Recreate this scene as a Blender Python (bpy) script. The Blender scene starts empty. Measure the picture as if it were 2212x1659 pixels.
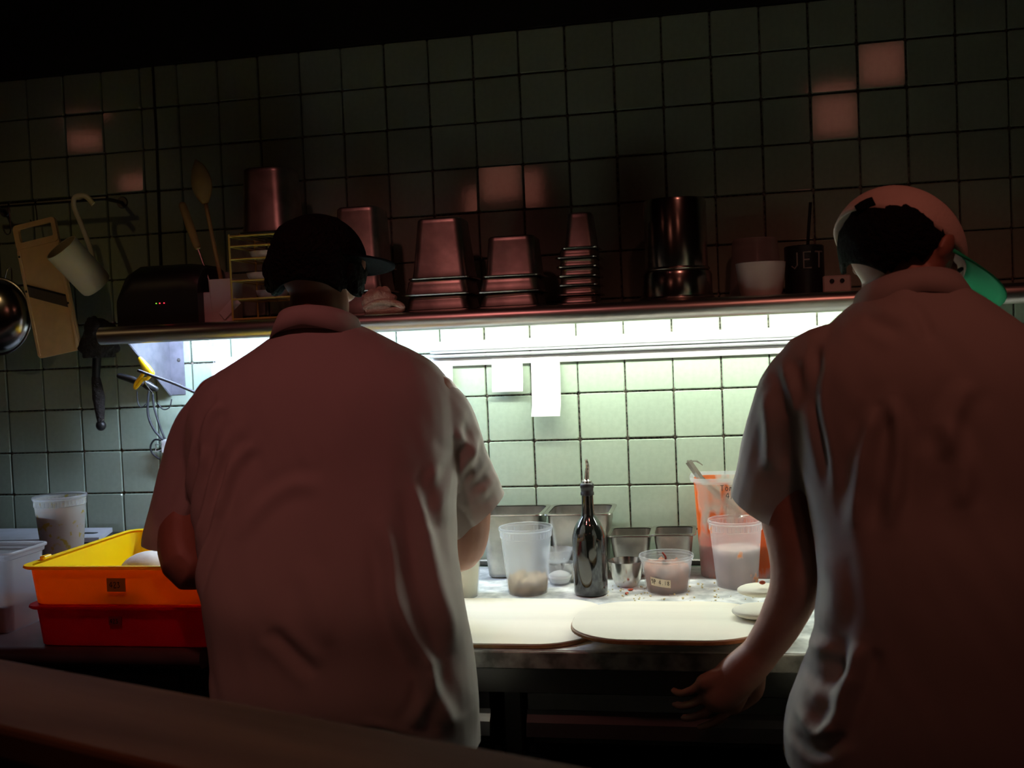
import bpy, bmesh, math, random
import numpy as np
from mathutils import Vector, Matrix, noise
random.seed(7); rng = np.random.RandomState(5)
SC = bpy.context.scene; COL = SC.collection
PI = math.pi

# ------------------------------------------------------------------ camera
FPX, IW, IH = 2250.66, 2212.0, 1659.0
MR = np.array([[0.9817515914737005, 0.03412971511810657, 0.18708013038485213],
               [0.18556963475100677, 0.043089724490110545, -0.9816858898353099],
               [-0.04156589103140132, 0.998488076137779, 0.03596996682570636]])
CP = np.array([1.53577, -2.50578, 1.47036])
cd = bpy.data.cameras.new('camera'); cam = bpy.data.objects.new('camera', cd); COL.objects.link(cam)
m4 = Matrix([list(MR[i]) + [CP[i]] for i in range(3)] + [[0, 0, 0, 1]])
cam.matrix_world = m4
cd.sensor_width = 36; cd.lens = 36 * FPX / IW; cd.clip_start = .02
cd.dof.use_dof = True; cd.dof.focus_distance = 2.15; cd.dof.aperture_fstop = 5.0
SC.camera = cam

# ------------------------------------------------------------------ world, lights, exposure
w = bpy.data.worlds.new('world'); SC.world = w; w.use_nodes = True
w.node_tree.nodes['Background'].inputs[0].default_value = (.75, .55, .42, 1)
w.node_tree.nodes['Background'].inputs[1].default_value = .0006
def area(name, loc, target, size, col, energy):
    l = bpy.data.lights.new(name, 'AREA'); l.shape = 'DISK'; l.size = size; l.color = col; l.energy = energy
    o = bpy.data.objects.new(name, l); COL.objects.link(o); o.location = loc
    o.rotation_euler = (Vector(target) - Vector(loc)).to_track_quat('-Z', 'Y').to_euler(); return o
def spot(name, loc, target, deg, col, energy, blend=.6, rad=.06):
    l = bpy.data.lights.new(name, 'SPOT'); l.spot_size = math.radians(deg); l.spot_blend = blend; l.color = col; l.energy = energy; l.shadow_soft_size = rad
    o = bpy.data.objects.new(name, l); COL.objects.link(o); o.location = loc
    o.rotation_euler = (Vector(target) - Vector(loc)).to_track_quat('-Z', 'Y').to_euler(); return o
spot('ceiling_spot_left', (.75, -2.0, 3.1), (.74, -.85, 1.74), 41, (1, .28, .26), 23, 1.0)
spot('ceiling_spot_right', (2.0, -2.1, 3.1), (1.90, -.92, 1.75), 41, (1, .30, .22), 18, 1.0)
spot('ledge_fill', (.55, -1.75, 3.05), (.75, -1.5, 1.12), 50, (1, .42, .26), 6.5, 1.0)  # unseen fill added to brighten the ledge top
spot('slicer_fill', (-.9, -2.6, 3.1), (-.12, -.15, 1.64), 22, (1, .66, .30), 9.0, 1.0)  # added fill aimed at the hanging slicer and cup, no known fixture
TUBE = 84.0
vs = SC.view_settings; vs.view_transform = 'Standard'; vs.look = 'None'; vs.exposure = 0; vs.gamma = 1; vs.use_curve_mapping = False

# ------------------------------------------------------------------ modelling aids
def ray(x, y): return MR @ np.array([(x - IW / 2) / FPX, (IH / 2 - y) / FPX, -1.0])
def at(x, y, Y): d = ray(x, y); return CP + d * (Y - CP[1]) / d[1]
def atz(x, y, Z): d = ray(x, y); return CP + d * (Z - CP[2]) / d[2]
T = 0.1111; Z0 = 1.351

def setp(o, label=None, cat=None, group=None, kind=None):
    for k, v in (('label', label), ('category', cat), ('group', group), ('kind', kind)):
        if v: o[k] = v
    return o
def link(name, me, mat=None, parent=None, loc=None, smooth=False):
    o = bpy.data.objects.new(name, me); COL.objects.link(o)
    if mat: me.materials.append(mat)
    if smooth: me.polygons.foreach_set('use_smooth', [True] * len(me.polygons))
    if parent: o.parent = parent
    if loc is not None: o.location = loc
    return o
def mesh(name, vf, mat=None, parent=None, loc=None, smooth=False, ang=None):
    v, f = vf
    me = bpy.data.meshes.new(name); me.from_pydata([tuple(map(float, p)) for p in v], [], f)
    bm = bmesh.new(); bm.from_mesh(me); bmesh.ops.recalc_face_normals(bm, faces=bm.faces); bm.to_mesh(me); bm.free()
    o = link(name, me, mat, parent, loc, smooth)
    if ang: me.set_sharp_from_angle(angle=math.radians(ang))
    return o
def thing(name, label, cat, loc=(0, 0, 0), rz=0, group=None):
    o = bpy.data.objects.new(name, None); COL.objects.link(o); o.location = loc; o.rotation_euler = (0, 0, rz)
    return setp(o, label, cat, group)
def join(*vfs):
    V, F = [], []
    for v, f in vfs:
        n = len(V); V += [tuple(p) for p in v]; F += [[i + n for i in q] for q in f]
    return V, F
def xf(vf, loc=(0, 0, 0), rot=None, s=(1, 1, 1)):
    M_ = (rot if rot is not None else Matrix.Identity(3))
    return [tuple(M_ @ Vector((p[0] * s[0], p[1] * s[1], p[2] * s[2])) + Vector(loc)) for p in vf[0]], vf[1]
def loft(rings, cap0=True, cap1=True, closed=True):
    n = len(rings[0]); V = [tuple(p) for r in rings for p in r]; F = []
    for i in range(len(rings) - 1):
        for j in range(n if closed else n - 1):
            k = (j + 1) % n; F.append([i * n + j, i * n + k, (i + 1) * n + k, (i + 1) * n + j])
    if cap0: F.append(list(range(n)))
    if cap1: F.append([(len(rings) - 1) * n + j for j in range(n)][::-1])
    return V, F
def circ(r, z, n=40, cx=0, cy=0): return [(cx + r * math.cos(2 * PI * i / n), cy + r * math.sin(2 * PI * i / n), z) for i in range(n)]
def lathe(prof, n=40, cap0=False, cap1=False): return loft([circ(r, z, n) for r, z in prof], cap0, cap1)
def rrect(w_, d_, r, z, n=5):
    out = []; r = min(r, w_ / 2 - 1e-4, d_ / 2 - 1e-4)
    for q, (sx, sy) in enumerate(((1, 1), (-1, 1), (-1, -1), (1, -1))):
        for k in range(n + 1):
            a = (q + k / n) * PI / 2
            out.append((sx * (w_ / 2 - r) + r * math.cos(a), sy * (d_ / 2 - r) + r * math.sin(a), z))
    return out
def box(x0, x1, y0, y1, z0, z1, b=0.0, seg=1):
    bm = bmesh.new(); bmesh.ops.create_cube(bm, size=1)
    for v in bm.verts: v.co = Vector(((x0 + x1) / 2 + v.co.x * (x1 - x0), (y0 + y1) / 2 + v.co.y * (y1 - y0), (z0 + z1) / 2 + v.co.z * (z1 - z0)))
    if b: bmesh.ops.bevel(bm, geom=bm.edges[:], offset=b, segments=seg, affect='EDGES', profile=.5)
    bm.verts.index_update(); r = ([tuple(v.co) for v in bm.verts], [[v.index for v in f.verts] for f in bm.faces]); bm.free(); return r
def cr(pts, k=6):
    P = [Vector(p) for p in pts]; P = [P[0]] + P + [P[-1]]; out = []
    for i in range(1, len(P) - 2):
        a, b, c, d = P[i - 1:i + 3]
        for j in range(k):
            t = j / k; out.append(.5 * ((2 * b) + (c - a) * t + (2 * a - 5 * b + 4 * c - d) * t * t + (3 * b - a - 3 * c + d) * t ** 3))
    return out + [P[-2]]
def tube(pts, r, n=8, k=6, flat=1.0, up=None):
    P = cr(pts, k) if k else [Vector(p) for p in pts]; rings = []; N = up and Vector(up)
    for i, p in enumerate(P):
        t = (P[min(i + 1, len(P) - 1)] - P[max(i - 1, 0)]).normalized()
        if N is None: N = t.orthogonal()
        N = (N - t * N.dot(t)); N = N.normalized() if N.length > 1e-6 else t.orthogonal().normalized(); B = t.cross(N)
        rr = r[min(int(i * len(r) / len(P)), len(r) - 1)] if isinstance(r, (list, tuple)) else r
        rings.append([p + (N * math.cos(2 * PI * j / n) * flat + B * math.sin(2 * PI * j / n)) * rr for j in range(n)])
    return loft(rings)
def limb(pts, rad, n=16):
    """tapered limb through joints, radii interpolated"""
    P = cr(pts, 6); m = len(P); R = np.interp(np.linspace(0, len(pts) - 1, m), range(len(pts)), rad); N = None; rings = []
    for i, p in enumerate(P):
        t = (P[min(i + 1, m - 1)] - P[max(i - 1, 0)]).normalized()
        N = t.orthogonal().normalized() if N is None else (N - t * N.dot(t)).normalized(); B = t.cross(N)
        if i == 0:
            for s in (.94, .75, .4): rings.append([p - t * R[0] * s + (N * math.cos(2 * PI * j / n) + B * math.sin(2 * PI * j / n)) * R[0] * math.sqrt(1 - s * s) for j in range(n)])
        rings.append([p + (N * math.cos(2 * PI * j / n) + B * math.sin(2 * PI * j / n)) * R[i] for j in range(n)])
        if i == m - 1:
            for s in (.4, .75, .94): rings.append([p + t * R[-1] * s + (N * math.cos(2 * PI * j / n) + B * math.sin(2 * PI * j / n)) * R[-1] * math.sqrt(1 - s * s) for j in range(n)])
    return loft(rings)
def ball(c, r, nu=20, nv=14, rot=None):
    rings = [[(r[0] * math.sin(PI * (i + .5) / nv) * math.cos(2 * PI * j / nu), r[1] * math.sin(PI * (i + .5) / nv) * math.sin(2 * PI * j / nu), r[2] * math.cos(PI * (i + .5) / nv)) for j in range(nu)] for i in range(nv)]
    return xf(loft(rings), c, rot)

# ------------------------------------------------------------------ materials
def mat(name, col, rough=.5, metal=0, var=0, vs_=8, bump=0, bs=40, emis=None, es=0, spec=.5, sheen=0, col2=None, objvar=0, stretch=None, coat=0):
    m = bpy.data.materials.new(name); m.use_nodes = True; nt = m.node_tree; b = nt.nodes['Principled BSDF']
    b.inputs['Base Color'].default_value = (*col, 1); b.inputs['Roughness'].default_value = rough; b.inputs['Metallic'].default_value = metal
    b.inputs['Specular IOR Level'].default_value = spec
    if coat: b.inputs['Coat Weight'].default_value = coat; b.inputs['Coat Roughness'].default_value = .08
    if emis: b.inputs['Emission Color'].default_value = (*emis, 1); b.inputs['Emission Strength'].default_value = es
    tc = nt.nodes.new('ShaderNodeTexCoord'); vec = tc.outputs['Object']
    if stretch:
        mp = nt.nodes.new('ShaderNodeMapping'); mp.inputs['Scale'].default_value = stretch; nt.links.new(vec, mp.inputs[0]); vec = mp.outputs[0]
    if var or col2:
        n = nt.nodes.new('ShaderNodeTexNoise'); n.inputs['Scale'].default_value = vs_; n.inputs['Detail'].default_value = 5; nt.links.new(vec, n.inputs['Vector'])
        r = nt.nodes.new('ShaderNodeValToRGB'); c2 = col2 or tuple(c * (1 - var) for c in col)
        r.color_ramp.elements[0].position = .38; r.color_ramp.elements[1].position = .62
        r.color_ramp.elements[0].color = (*c2, 1); r.color_ramp.elements[1].color = (*col, 1)
        nt.links.new(n.outputs[0], r.inputs[0]); out = r.outputs[0]
        nt.links.new(out, b.inputs['Base Color'])
    if objvar:
        oi = nt.nodes.new('ShaderNodeObjectInfo'); h = nt.nodes.new('ShaderNodeHueSaturation'); h.inputs['Color'].default_value = (*col, 1)
        mr = nt.nodes.new('ShaderNodeMapRange'); mr.inputs[3].default_value = 1 - objvar; mr.inputs[4].default_value = 1 + objvar * .6
        nt.links.new(oi.outputs['Random'], mr.inputs[0]); nt.links.new(mr.outputs[0], h.inputs['Value'])
        if var or col2: nt.links.new(out, h.inputs['Color'])
        nt.links.new(h.outputs[0], b.inputs['Base Color'])
    if bump:
        n = nt.nodes.new('ShaderNodeTexNoise'); n.inputs['Scale'].default_value = bs; n.inputs['Detail'].default_value = 4; nt.links.new(vec, n.inputs['Vector'])
        bp = nt.nodes.new('ShaderNodeBump'); bp.inputs['Strength'].default_value = bump; bp.inputs['Distance'].default_value = .01
        nt.links.new(n.outputs[0], bp.inputs['Height']); nt.links.new(bp.outputs[0], b.inputs['Normal'])
    return m
def thin(name, col, transp=.4, transl=.5, rough=.25, stain=None, ss=20, sth=.55, tilt=(1, 1, 1), tcol=None):
    """thin translucent plastic, paper or cloth: transparent + translucent + surface"""
    m = bpy.data.materials.new(name); m.use_nodes = True; nt = m.node_tree; b = nt.nodes['Principled BSDF']; o = nt.nodes['Material Output']
    b.inputs['Base Color'].default_value = (*col, 1); b.inputs['Roughness'].default_value = rough
    tl = nt.nodes.new('ShaderNodeBsdfTranslucent'); tl.inputs[0].default_value = (*(tcol or col), 1)
    tp = nt.nodes.new('ShaderNodeBsdfTransparent')
    m1 = nt.nodes.new('ShaderNodeMixShader'); m1.inputs[0].default_value = transl
    nt.links.new(b.outputs[0], m1.inputs[1]); nt.links.new(tl.outputs[0], m1.inputs[2])
    m2 = nt.nodes.new('ShaderNodeMixShader'); m2.inputs[0].default_value = transp
    nt.links.new(m1.outputs[0], m2.inputs[1]); nt.links.new(tp.outputs[0], m2.inputs[2]); nt.links.new(m2.outputs[0], o.inputs[0])
    if stain:
        tc = nt.nodes.new('ShaderNodeTexCoord'); mp = nt.nodes.new('ShaderNodeMapping'); mp.inputs['Scale'].default_value = tilt
        n = nt.nodes.new('ShaderNodeTexNoise'); n.inputs['Scale'].default_value = ss; n.inputs['Detail'].default_value = 3
        nt.links.new(tc.outputs['Object'], mp.inputs[0]); nt.links.new(mp.outputs[0], n.inputs['Vector'])
        r = nt.nodes.new('ShaderNodeValToRGB'); r.color_ramp.elements[0].position = sth; r.color_ramp.elements[1].position = sth + .07
        r.color_ramp.elements[0].color = (*col, 1); r.color_ramp.elements[1].color = (*stain, 1)
        nt.links.new(n.outputs[0], r.inputs[0]); nt.links.new(r.outputs[0], b.inputs['Base Color']); nt.links.new(r.outputs[0], tl.inputs[0])
        mr = nt.nodes.new('ShaderNodeMapRange'); mr.inputs[1].default_value = sth; mr.inputs[2].default_value = sth + .07
        mr.inputs[3].default_value = transp; mr.inputs[4].default_value = .08
        nt.links.new(n.outputs[0], mr.inputs[0]); nt.links.new(mr.outputs[0], m2.inputs[0])
    return m
def emi(name, col, s):
    return mat(name, (.8, .8, .8), .5, emis=col, es=s)
M = dict(
    tile=mat('green_tile', (.37, .455, .35), .065, var=.07, vs_=9, bump=.004, bs=12, objvar=.07),
    grout=mat('grout', (.30, .26, .21), .9, vs_=130, col2=(.035, .03, .026), bump=.5, bs=160),
    black_paint=mat('black_paint', (.012, .011, .01), .8, var=.3),
    dark_wall=mat('dark_wall', (.02, .013, .01), .7, var=.3), floor=mat('floor', (.02, .018, .016), .5, var=.4, vs_=3),
    steel=mat('steel', (.56, .54, .49), .26, 1, var=.18, vs_=14, bump=.03, bs=60),
    pansteel=mat('pan_steel', (.52, .50, .45), .38, 1, var=.3, vs_=18, bump=.05, bs=30),
    brushed=mat('brushed_steel', (.62, .60, .56), .34, 1, var=.2, vs_=20, bump=.05, bs=60, stretch=(.15, 1, 1)),
    darksteel=mat('dark_steel', (.16, .155, .14), .36, 1, var=.3, vs_=6),
    shine=mat('shiny_steel', (.62, .60, .55), .2, 1, var=.2, vs_=25),
    counter=mat('floured_steel', (.90, .92, .90), .5, vs_=22, col2=(.42, .45, .45), bump=.1, bs=60),
    edge=mat('worn_edge', (.40, .39, .34), .42, .3, vs_=26, col2=(.14, .13, .11), bump=.1, bs=40),
    whitemetal=mat('white_metal', (.80, .80, .80), .35), greymetal=mat('grey_metal', (.42, .43, .44), .4, .3),
    lens=emi('lamp_tube', (.93, 1, .88), TUBE), lensb=emi('lamp_tube_cool', (.58, .72, 1), TUBE * 1.75),
    paper=thin('paper', (.88, .87, .86), .0, .35, .8),
    wood=mat('board_wood', (.95, .90, .76), .6, var=.08, vs_=7, bump=.05, bs=30, stretch=(.2, 1.6, 1)),
    board_edge=mat('board_edge', (.45, .24, .09), .6, var=.4, vs_=40),
    shirt=thin('shirt_cotton', (.56, .50, .46), .0, .2, .85), shirt2=thin('shirt_cotton_grey', (.52, .47, .42), .0, .16, .85),
    skin=mat('skin', (.42, .20, .135), .5, var=.12, vs_=20, bump=.05, bs=90), lip=mat('lip', (.45, .16, .13), .5), eye=mat('eye_white', (.7, .68, .64), .2), iris=mat('iris', (.03, .02, .01), .2),
    hair=mat('hair', (.006, .004, .003), .8, spec=.15, bump=1.0, bs=120, var=.4, vs_=60), blackcloth=mat('black_cloth', (.004, .004, .005), .9, spec=.1, bump=.2, bs=200),
    denim=mat('denim', (.03, .045, .07), .85, var=.3, vs_=60), leather=mat('shoe_leather', (.02, .018, .016), .45),
    captan=mat('cap_canvas', (.74, .60, .50), .85, var=.1, vs_=12, bump=.15, bs=150), capgreen=mat('cap_green', (.0, .42, .18), .8),
    ledge=mat('ledge_wood', (.36, .17, .10), .8, spec=.15, var=.35, vs_=6, stretch=(.3, 2, 1)),
    rubber=mat('black_plastic', (.012, .012, .013), .4), rubber2=mat('dark_cord', (.03, .032, .04), .45),
    whitepl=mat('white_plastic', (.78, .78, .78), .4), yellowpl=mat('yellow_plastic', (.95, .60, .01), .35),
    cutb=mat('cutting_board', (.62, .65, .72), .45, var=.1, vs_=20),
    mand=mat('mandoline_plastic', (.92, .64, .34), .5, var=.08, vs_=30), blade=mat('blade', (.30, .28, .27), .3, .8), mug=mat('cream_plastic', (.88, .84, .60), .35, var=.08),
    tray_y=thin('yellow_tray_plastic', (1.0, .82, .0), .0, .36, .4, tcol=(1, .24, .0)), tray_r=thin('red_tray_plastic', (.85, .0, .05), .0, .5, .4, tcol=(.8, 0, .03)),
    deli=thin('deli_plastic', (.86, .90, .95), .70, .5, .18), deli_st=thin('deli_plastic_stained', (.86, .86, .88), .60, .5, .18, stain=(.85, .33, .1), ss=34, sth=.63, tilt=(1, 1, .6)),
    deli_sp=thin('deli_plastic_printed', (.62, .64, .60), .25, .45, .3, stain=(.48, .40, .08), ss=50, sth=.58),
    bucket=thin('bucket_plastic', (.88, .78, .74), .58, .55, .22, stain=(.85, .17, .03), ss=15, sth=.45, tilt=(1, 1, .45)),
    sauce=mat('tomato_sauce', (.42, .02, .01), .3, var=.5, vs_=30), tub=thin('clear_tub', (.72, .72, .72), .45, .5, .2), stew=mat('brown_stew', (.35, .12, .035), .5, var=.5, vs_=20),
    grain=mat('tan_grain', (.62, .45, .27), .8, vs_=90, col2=(.33, .22, .12), bump=.8, bs=150), meat=mat('braised_meat', (.42, .17, .10), .5, vs_=50, col2=(.16, .07, .05), bump=.8, bs=80),
    marin=mat('marinade', (.50, .36, .33), .5, vs_=25, col2=(.33, .24, .24)), cream=mat('cream', (.93, .88, .68), .4),
    dough=mat('dough', (.86, .80, .66), .6, var=.06, vs_=20, bump=.1, bs=50), flour=mat('flour', (.9, .9, .88), .9),
    tape=mat('masking_tape', (.72, .63, .45), .7), tape_o=mat('tape_on_tray', (.62, .27, .02), .6), ink=mat('ink', (.02, .015, .02), .6), whiteink=mat('pale_lettering', (.22, .19, .18), .5),
    towel=mat('towel', (.62, .50, .38), .9, var=.2, vs_=30, bump=.4, bs=180), spoonwood=mat('spoon_wood', (.42, .31, .12), .6, var=.15, vs_=20), greenpl=mat('green_spoon', (.22, .22, .05), .5),
    white_cer=mat('white_ceramic', (.62, .55, .52), .3), led_r=emi('led_red', (1, .02, .05), 3), led_g=emi('led_green', (.3, 1, .05), 1.2),
    crumb=mat('crumb', (.75, .66, .38), .8), redbit=mat('red_pepper', (.42, .05, .01), .4), chili=mat('chili', (.18, .02, .01), .35),
    brushc=mat('dark_brush', (.02, .015, .012), .9, bump=1, bs=90), pink=emi('lantern_paper', (1, .31, .21), 1.7),
)
def glassmat(name, col, rough=.02):
    m = bpy.data.materials.new(name); m.use_nodes = True; b = m.node_tree.nodes['Principled BSDF']
    b.inputs['Base Color'].default_value = (*col, 1); b.inputs['Roughness'].default_value = rough; b.inputs['Transmission Weight'].default_value = 1
    return m
M['glass'] = thin('clear_glass', (.7, .74, .76), .72, .0, .03); M['darkglass'] = mat('dark_bottle_glass', (.012, .014, .012), .07, coat=1, var=.4, vs_=12)
M['galv'] = mat('galvanised_plate', (.22, .22, .26), .45, .35, var=.25, vs_=30)
CZ = .932
M['shadedpull'] = mat('shaded_pull', (.035, .03, .028), .5, .4)  # shaded copy of the steel pull: the shade is put into its colour
M['wirem'] = mat('yellowish_wire', (.55, .52, .12), .4)

# ------------------------------------------------------------------ setting
def struct(name, vf, m, **k): o = mesh(name, vf, m, **k); o['kind'] = 'structure'; return o
struct('floor', box(-3.6, 4.4, -5.6, .1, -.1, 0), M['floor'])
struct('ceiling', box(-3.6, 4.4, -5.6, .1, 3.3, 3.4), M['black_paint'])
struct('wall_left', box(-3.7, -3.6, -5.6, .1, 0, 3.3), M['dark_wall'])
struct('wall_right', box(4.4, 4.5, -5.6, .1, 0, 3.3), M['dark_wall'])
struct('wall_front', box(-3.6, 4.4, -5.7, -5.6, 0, 3.3), M['dark_wall'])
wall = struct('wall_back', box(-3.6, 4.4, .0065, .1, 0, 3.3), M['grout'])
ztop = Z0 + 7.93 * T
struct('trim_1', box(-3.6, 4.4, -.012, .006, ztop, 3.3), M['black_paint'])
# tile grid: laid lines of the real wall (slightly uneven columns)
xi = {-3: -2.93, -2: -1.957, -1: -.985, 0: -.0, 1: .99, 2: 1.93, 3: 2.93, 4: 3.93, 5: 4.93, 6: 5.92, 7: 6.925, 8: 7.93, 9: 8.945, 10: 9.965, 11: 10.99, 12: 12.02, 13: 13.045, 14: 14.06, 15: 15.06, 16: 16.05, 17: 17.0, 18: 17.95, 19: 18.9}
for i in range(20, 30): xi[i] = 18.9 + (i - 19) * .97
for i in range(-26, -3): xi[i] = -2.93 + (i + 3) * .975
zj = {-13 + k: -13 + k for k in range(12)}; zj.update({-2: -2.03, -1: -1.016, 0: 0, 1: .99, 2: 2.01, 3: 3.03, 4: 4.05, 5: 5.04, 6: 6.01, 7: 6.97, 8: 7.93})
def tilemesh():
    r0 = rrect(1, 1, .03, .0, 1); a = [(x, y, 0) for x, y, z in r0]
    s = .985; b = [(x * 1, y * 1, .7) for x, y, z in r0]; c = [(x * .965, y * .965, 1) for x, y, z in r0]
    v, f = loft([a, b, c], False, True); return [(x, -z, y) for x, y, z in v], f
tm = bpy.data.meshes.new('tile'); v_, f_ = tilemesh(); tm.from_pydata(v_, [], f_)
bm = bmesh.new(); bm.from_mesh(tm); bmesh.ops.recalc_face_normals(bm, faces=bm.faces); bm.to_mesh(tm); bm.free(); tm.materials.append(M['tile'])
LAMP = {}
def refl(ci, cj, Y=-4.5):
    c = Vector(((xi[ci] + xi[ci + 1]) / 2 * T, 0, Z0 + (zj[cj] + zj[cj + 1]) / 2 * T)); d = c - Vector(CP); d.y = -d.y
    return c + d * ((Y - c.y) / d.y)
LAMP['c'] = refl(9, 4); LAMP['r'] = refl(16, 5) + Vector((0, 0, .04)); LAMP['l'] = refl(-1, 6) + Vector((.02, 0, .14))
hot = {(9, 4): ('c', (0, 0, -.04)), (10, 4): ('c', (.17, 0, .02)), (8, 4): ('c', (-.2, 0, .12)), (16, 5): ('r', (0, 0, 0)), (17, 6): ('r', (0, 0, 0)), (16, 6): ('r', (0, 0, .22)), (-1, 6): ('l', (0, 0, 0)), (0, 5): ('l', (-.1, 0, .05))}
G = .0035; rest = []
for i in range(-15, 27):
    for j in range(-12, 8):
        x0, x1, z0, z1 = xi[i] * T, xi[i + 1] * T, Z0 + zj[j] * T, Z0 + zj[j + 1] * T
        g = G * (.75 + .5 * random.random()); cx, cz = (x0 + x1) / 2 + random.uniform(-.0006, .0006), (z0 + z1) / 2 + random.uniform(-.0006, .0006)
        sx, sz = x1 - x0 - g, z1 - z0 - g
        R_ = Matrix.Rotation(random.gauss(0, .0035), 3, 'X') @ Matrix.Rotation(random.gauss(0, .0035), 3, 'Z')
        if (i, j) in hot:
            k, off = hot[(i, j)]; c = Vector((cx, 0, cz)); L = LAMP[k] + Vector(off)
            n = ((L - c).normalized() - (c - Vector(CP)).normalized()).normalized()
            R_ = Vector((0, -1, 0)).rotation_difference(n).to_matrix()
        if -4 <= j <= 7 and -4 <= i <= 20:
            o = bpy.data.objects.new('tile', tm); COL.objects.link(o); o.parent = wall
            o.matrix_local = Matrix.Translation((cx, .006, cz)) @ R_.to_4x4() @ Matrix.Diagonal((sx, .009, sz, 1))
        else: rest.append(xf((v_, f_), (cx, .006, cz), None, (sx, .009, sz)))
setp(mesh('tile_field', join(*rest), M['tile'], wall), kind='stuff')

# ------------------------------------------------------------------ shelf
def prism_x(prof, x0, x1): return loft([[(x0, y, z) for y, z in prof], [(x1, y, z) for y, z in prof]])
SZ = 1.556
sh = thing('wall_shelf', 'long stainless steel wall shelf with rolled front edge above the counter light', 'shelf', (1.2, 0, SZ))
def arc(cy, cz, r, a0, a1, n=10): return [(cy + r * math.cos(math.radians(a0 + (a1 - a0) * k / n)), cz + r * math.sin(math.radians(a0 + (a1 - a0) * k / n))) for k in range(n + 1)]
prof = [(-.001, -.004), (-.001, 0)] + arc(-.262, -.021, .021, 90, 290, 16) + [(-.252, -.041), (-.250, -.036), (-.262, -.030), (-.262, -.006), (-.2, -.004)]
mesh('shelf_plate', prism_x([(y - .0, z) for y, z in prof], -1.075, 1.5), M['brushed'], sh, smooth=True, ang=50)
def bracket(x, label=None):
    b = mesh('shelf_bracket', join(loft([[(x, -.002, -.006), (x, -.235, -.006), (x, -.235, -.014), (x, -.012, -.175), (x, -.002, -.175)], [(x + .0025, -.002, -.006), (x + .0025, -.235, -.006), (x + .0025, -.235, -.014), (x + .0025, -.012, -.175), (x + .0025, -.002, -.175)]]),
        box(x, x + .04, -.0055, -.0035, -.175, -.006), tube([(x + .001, -.235, -.012), (x + .001, -.012, -.175)], .003, 6, 0)), M['galv'], sh)
    for zz in (-.02, -.085, -.15): mesh('screw', xf(ball((0, 0, 0), (.005, .003, .005), 8, 6), (x + .026, -.006, zz)), M['darksteel'], b)
bracket(-1.045); bracket(.88)
# ------------------------------------------------------------------ counter lamps and ticket rail
def lamp(name, x0, x1, lens, label):
    t = thing(name, label, 'light', ((x0 + x1) / 2, -.185, 1.551)); h = (x1 - x0) / 2
    mesh('housing', box(-h, h, -.022, .022, -.008, .0, .002), M['whitemetal'], t)
    mesh('tube', xf(lathe([(.004, -h + .006), (.008, -h + .008), (.008, h - .008), (.004, h - .006)], 20, True, True), (0, 0, -.017), Matrix.Rotation(PI / 2, 3, 'Y')), lens, t, smooth=True, ang=40)
    for s in (-1, 1): mesh('end_cap', box(s * (h - .004) - .004, s * (h - .004) + .004, -.014, .014, -.028, -.0085, .002), M['whitemetal'], t)
    return t
lamp('strip_light', .18, .84, M['lensb'], 'cool white strip lamp under the left part of the shelf above the dough trays')
lamp('strip_light', .86, 2.05, M['lens'], 'greenish white strip lamp under the shelf between the two cooks')
t = thing('cable_trunking', 'white rounded cable trunking on the tiles just above the ticket rail', 'trunking', (1.36, 0, 1.476))
mesh('trunking_body', box(-.5, .66, -.030, -.003, -.010, .013, .007, 3), M['whitemetal'], t, smooth=True, ang=40)
mesh('trunking_lip', box(-.5, .66, -.024, -.003, -.0165, -.0105, .002), M['greymetal'], t)
t = thing('ticket_rail', 'white order ticket rail with grey top strip on the tiles below the lamp', 'rail', (1.36, 0, 1.44))
mesh('rail_body', box(-.5, .66, -.016, -.003, -.012, .008, .002), M['whitemetal'], t)
mesh('rail_strip', box(-.5, .66, -.034, -.003, .009, .017, .003), M['greymetal'], t)
def strip(name, pts, wd, label, x):
    # pts: (y,z) profile going down; paper with small thickness
    V = []; rings = []
    for k, (y, z) in enumerate(pts):
        rings.append([(-wd / 2, y, z), (wd / 2, y + .004 * math.sin(k), z), (wd / 2, y + .0006 + .004 * math.sin(k), z), (-wd / 2, y + .0006, z)])
    o = mesh(name, loft(rings), M['paper'], None, (x, 0, 0), smooth=False); return setp(o, label, 'paper', 'paper slips on the ticket rail')
a = at(1095, 790, -.02)
strip('order_slip', [(-.018, 1.446), (-.019, 1.41), (-.022, 1.385), (-.027, 1.366), (-.026, 1.361)], .076, 'short square white paper slip hanging from the rail', float(a[0]))
a = at(1178, 790, -.02)
strip('order_slip', [(-.018, 1.446), (-.020, 1.40), (-.026, 1.35), (-.030, 1.325), (-.044, 1.306), (-.046, 1.300)], .070, 'long white paper slip with curled end hanging from the rail', float(a[0]))
a = at(955, 790, -.02)
strip('order_slip', [(-.018, 1.446), (-.019, 1.43), (-.02, 1.405), (-.021, 1.39)], .05, 'narrow white paper slip beside the left cook\'s right shoulder', float(a[0]))

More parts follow.
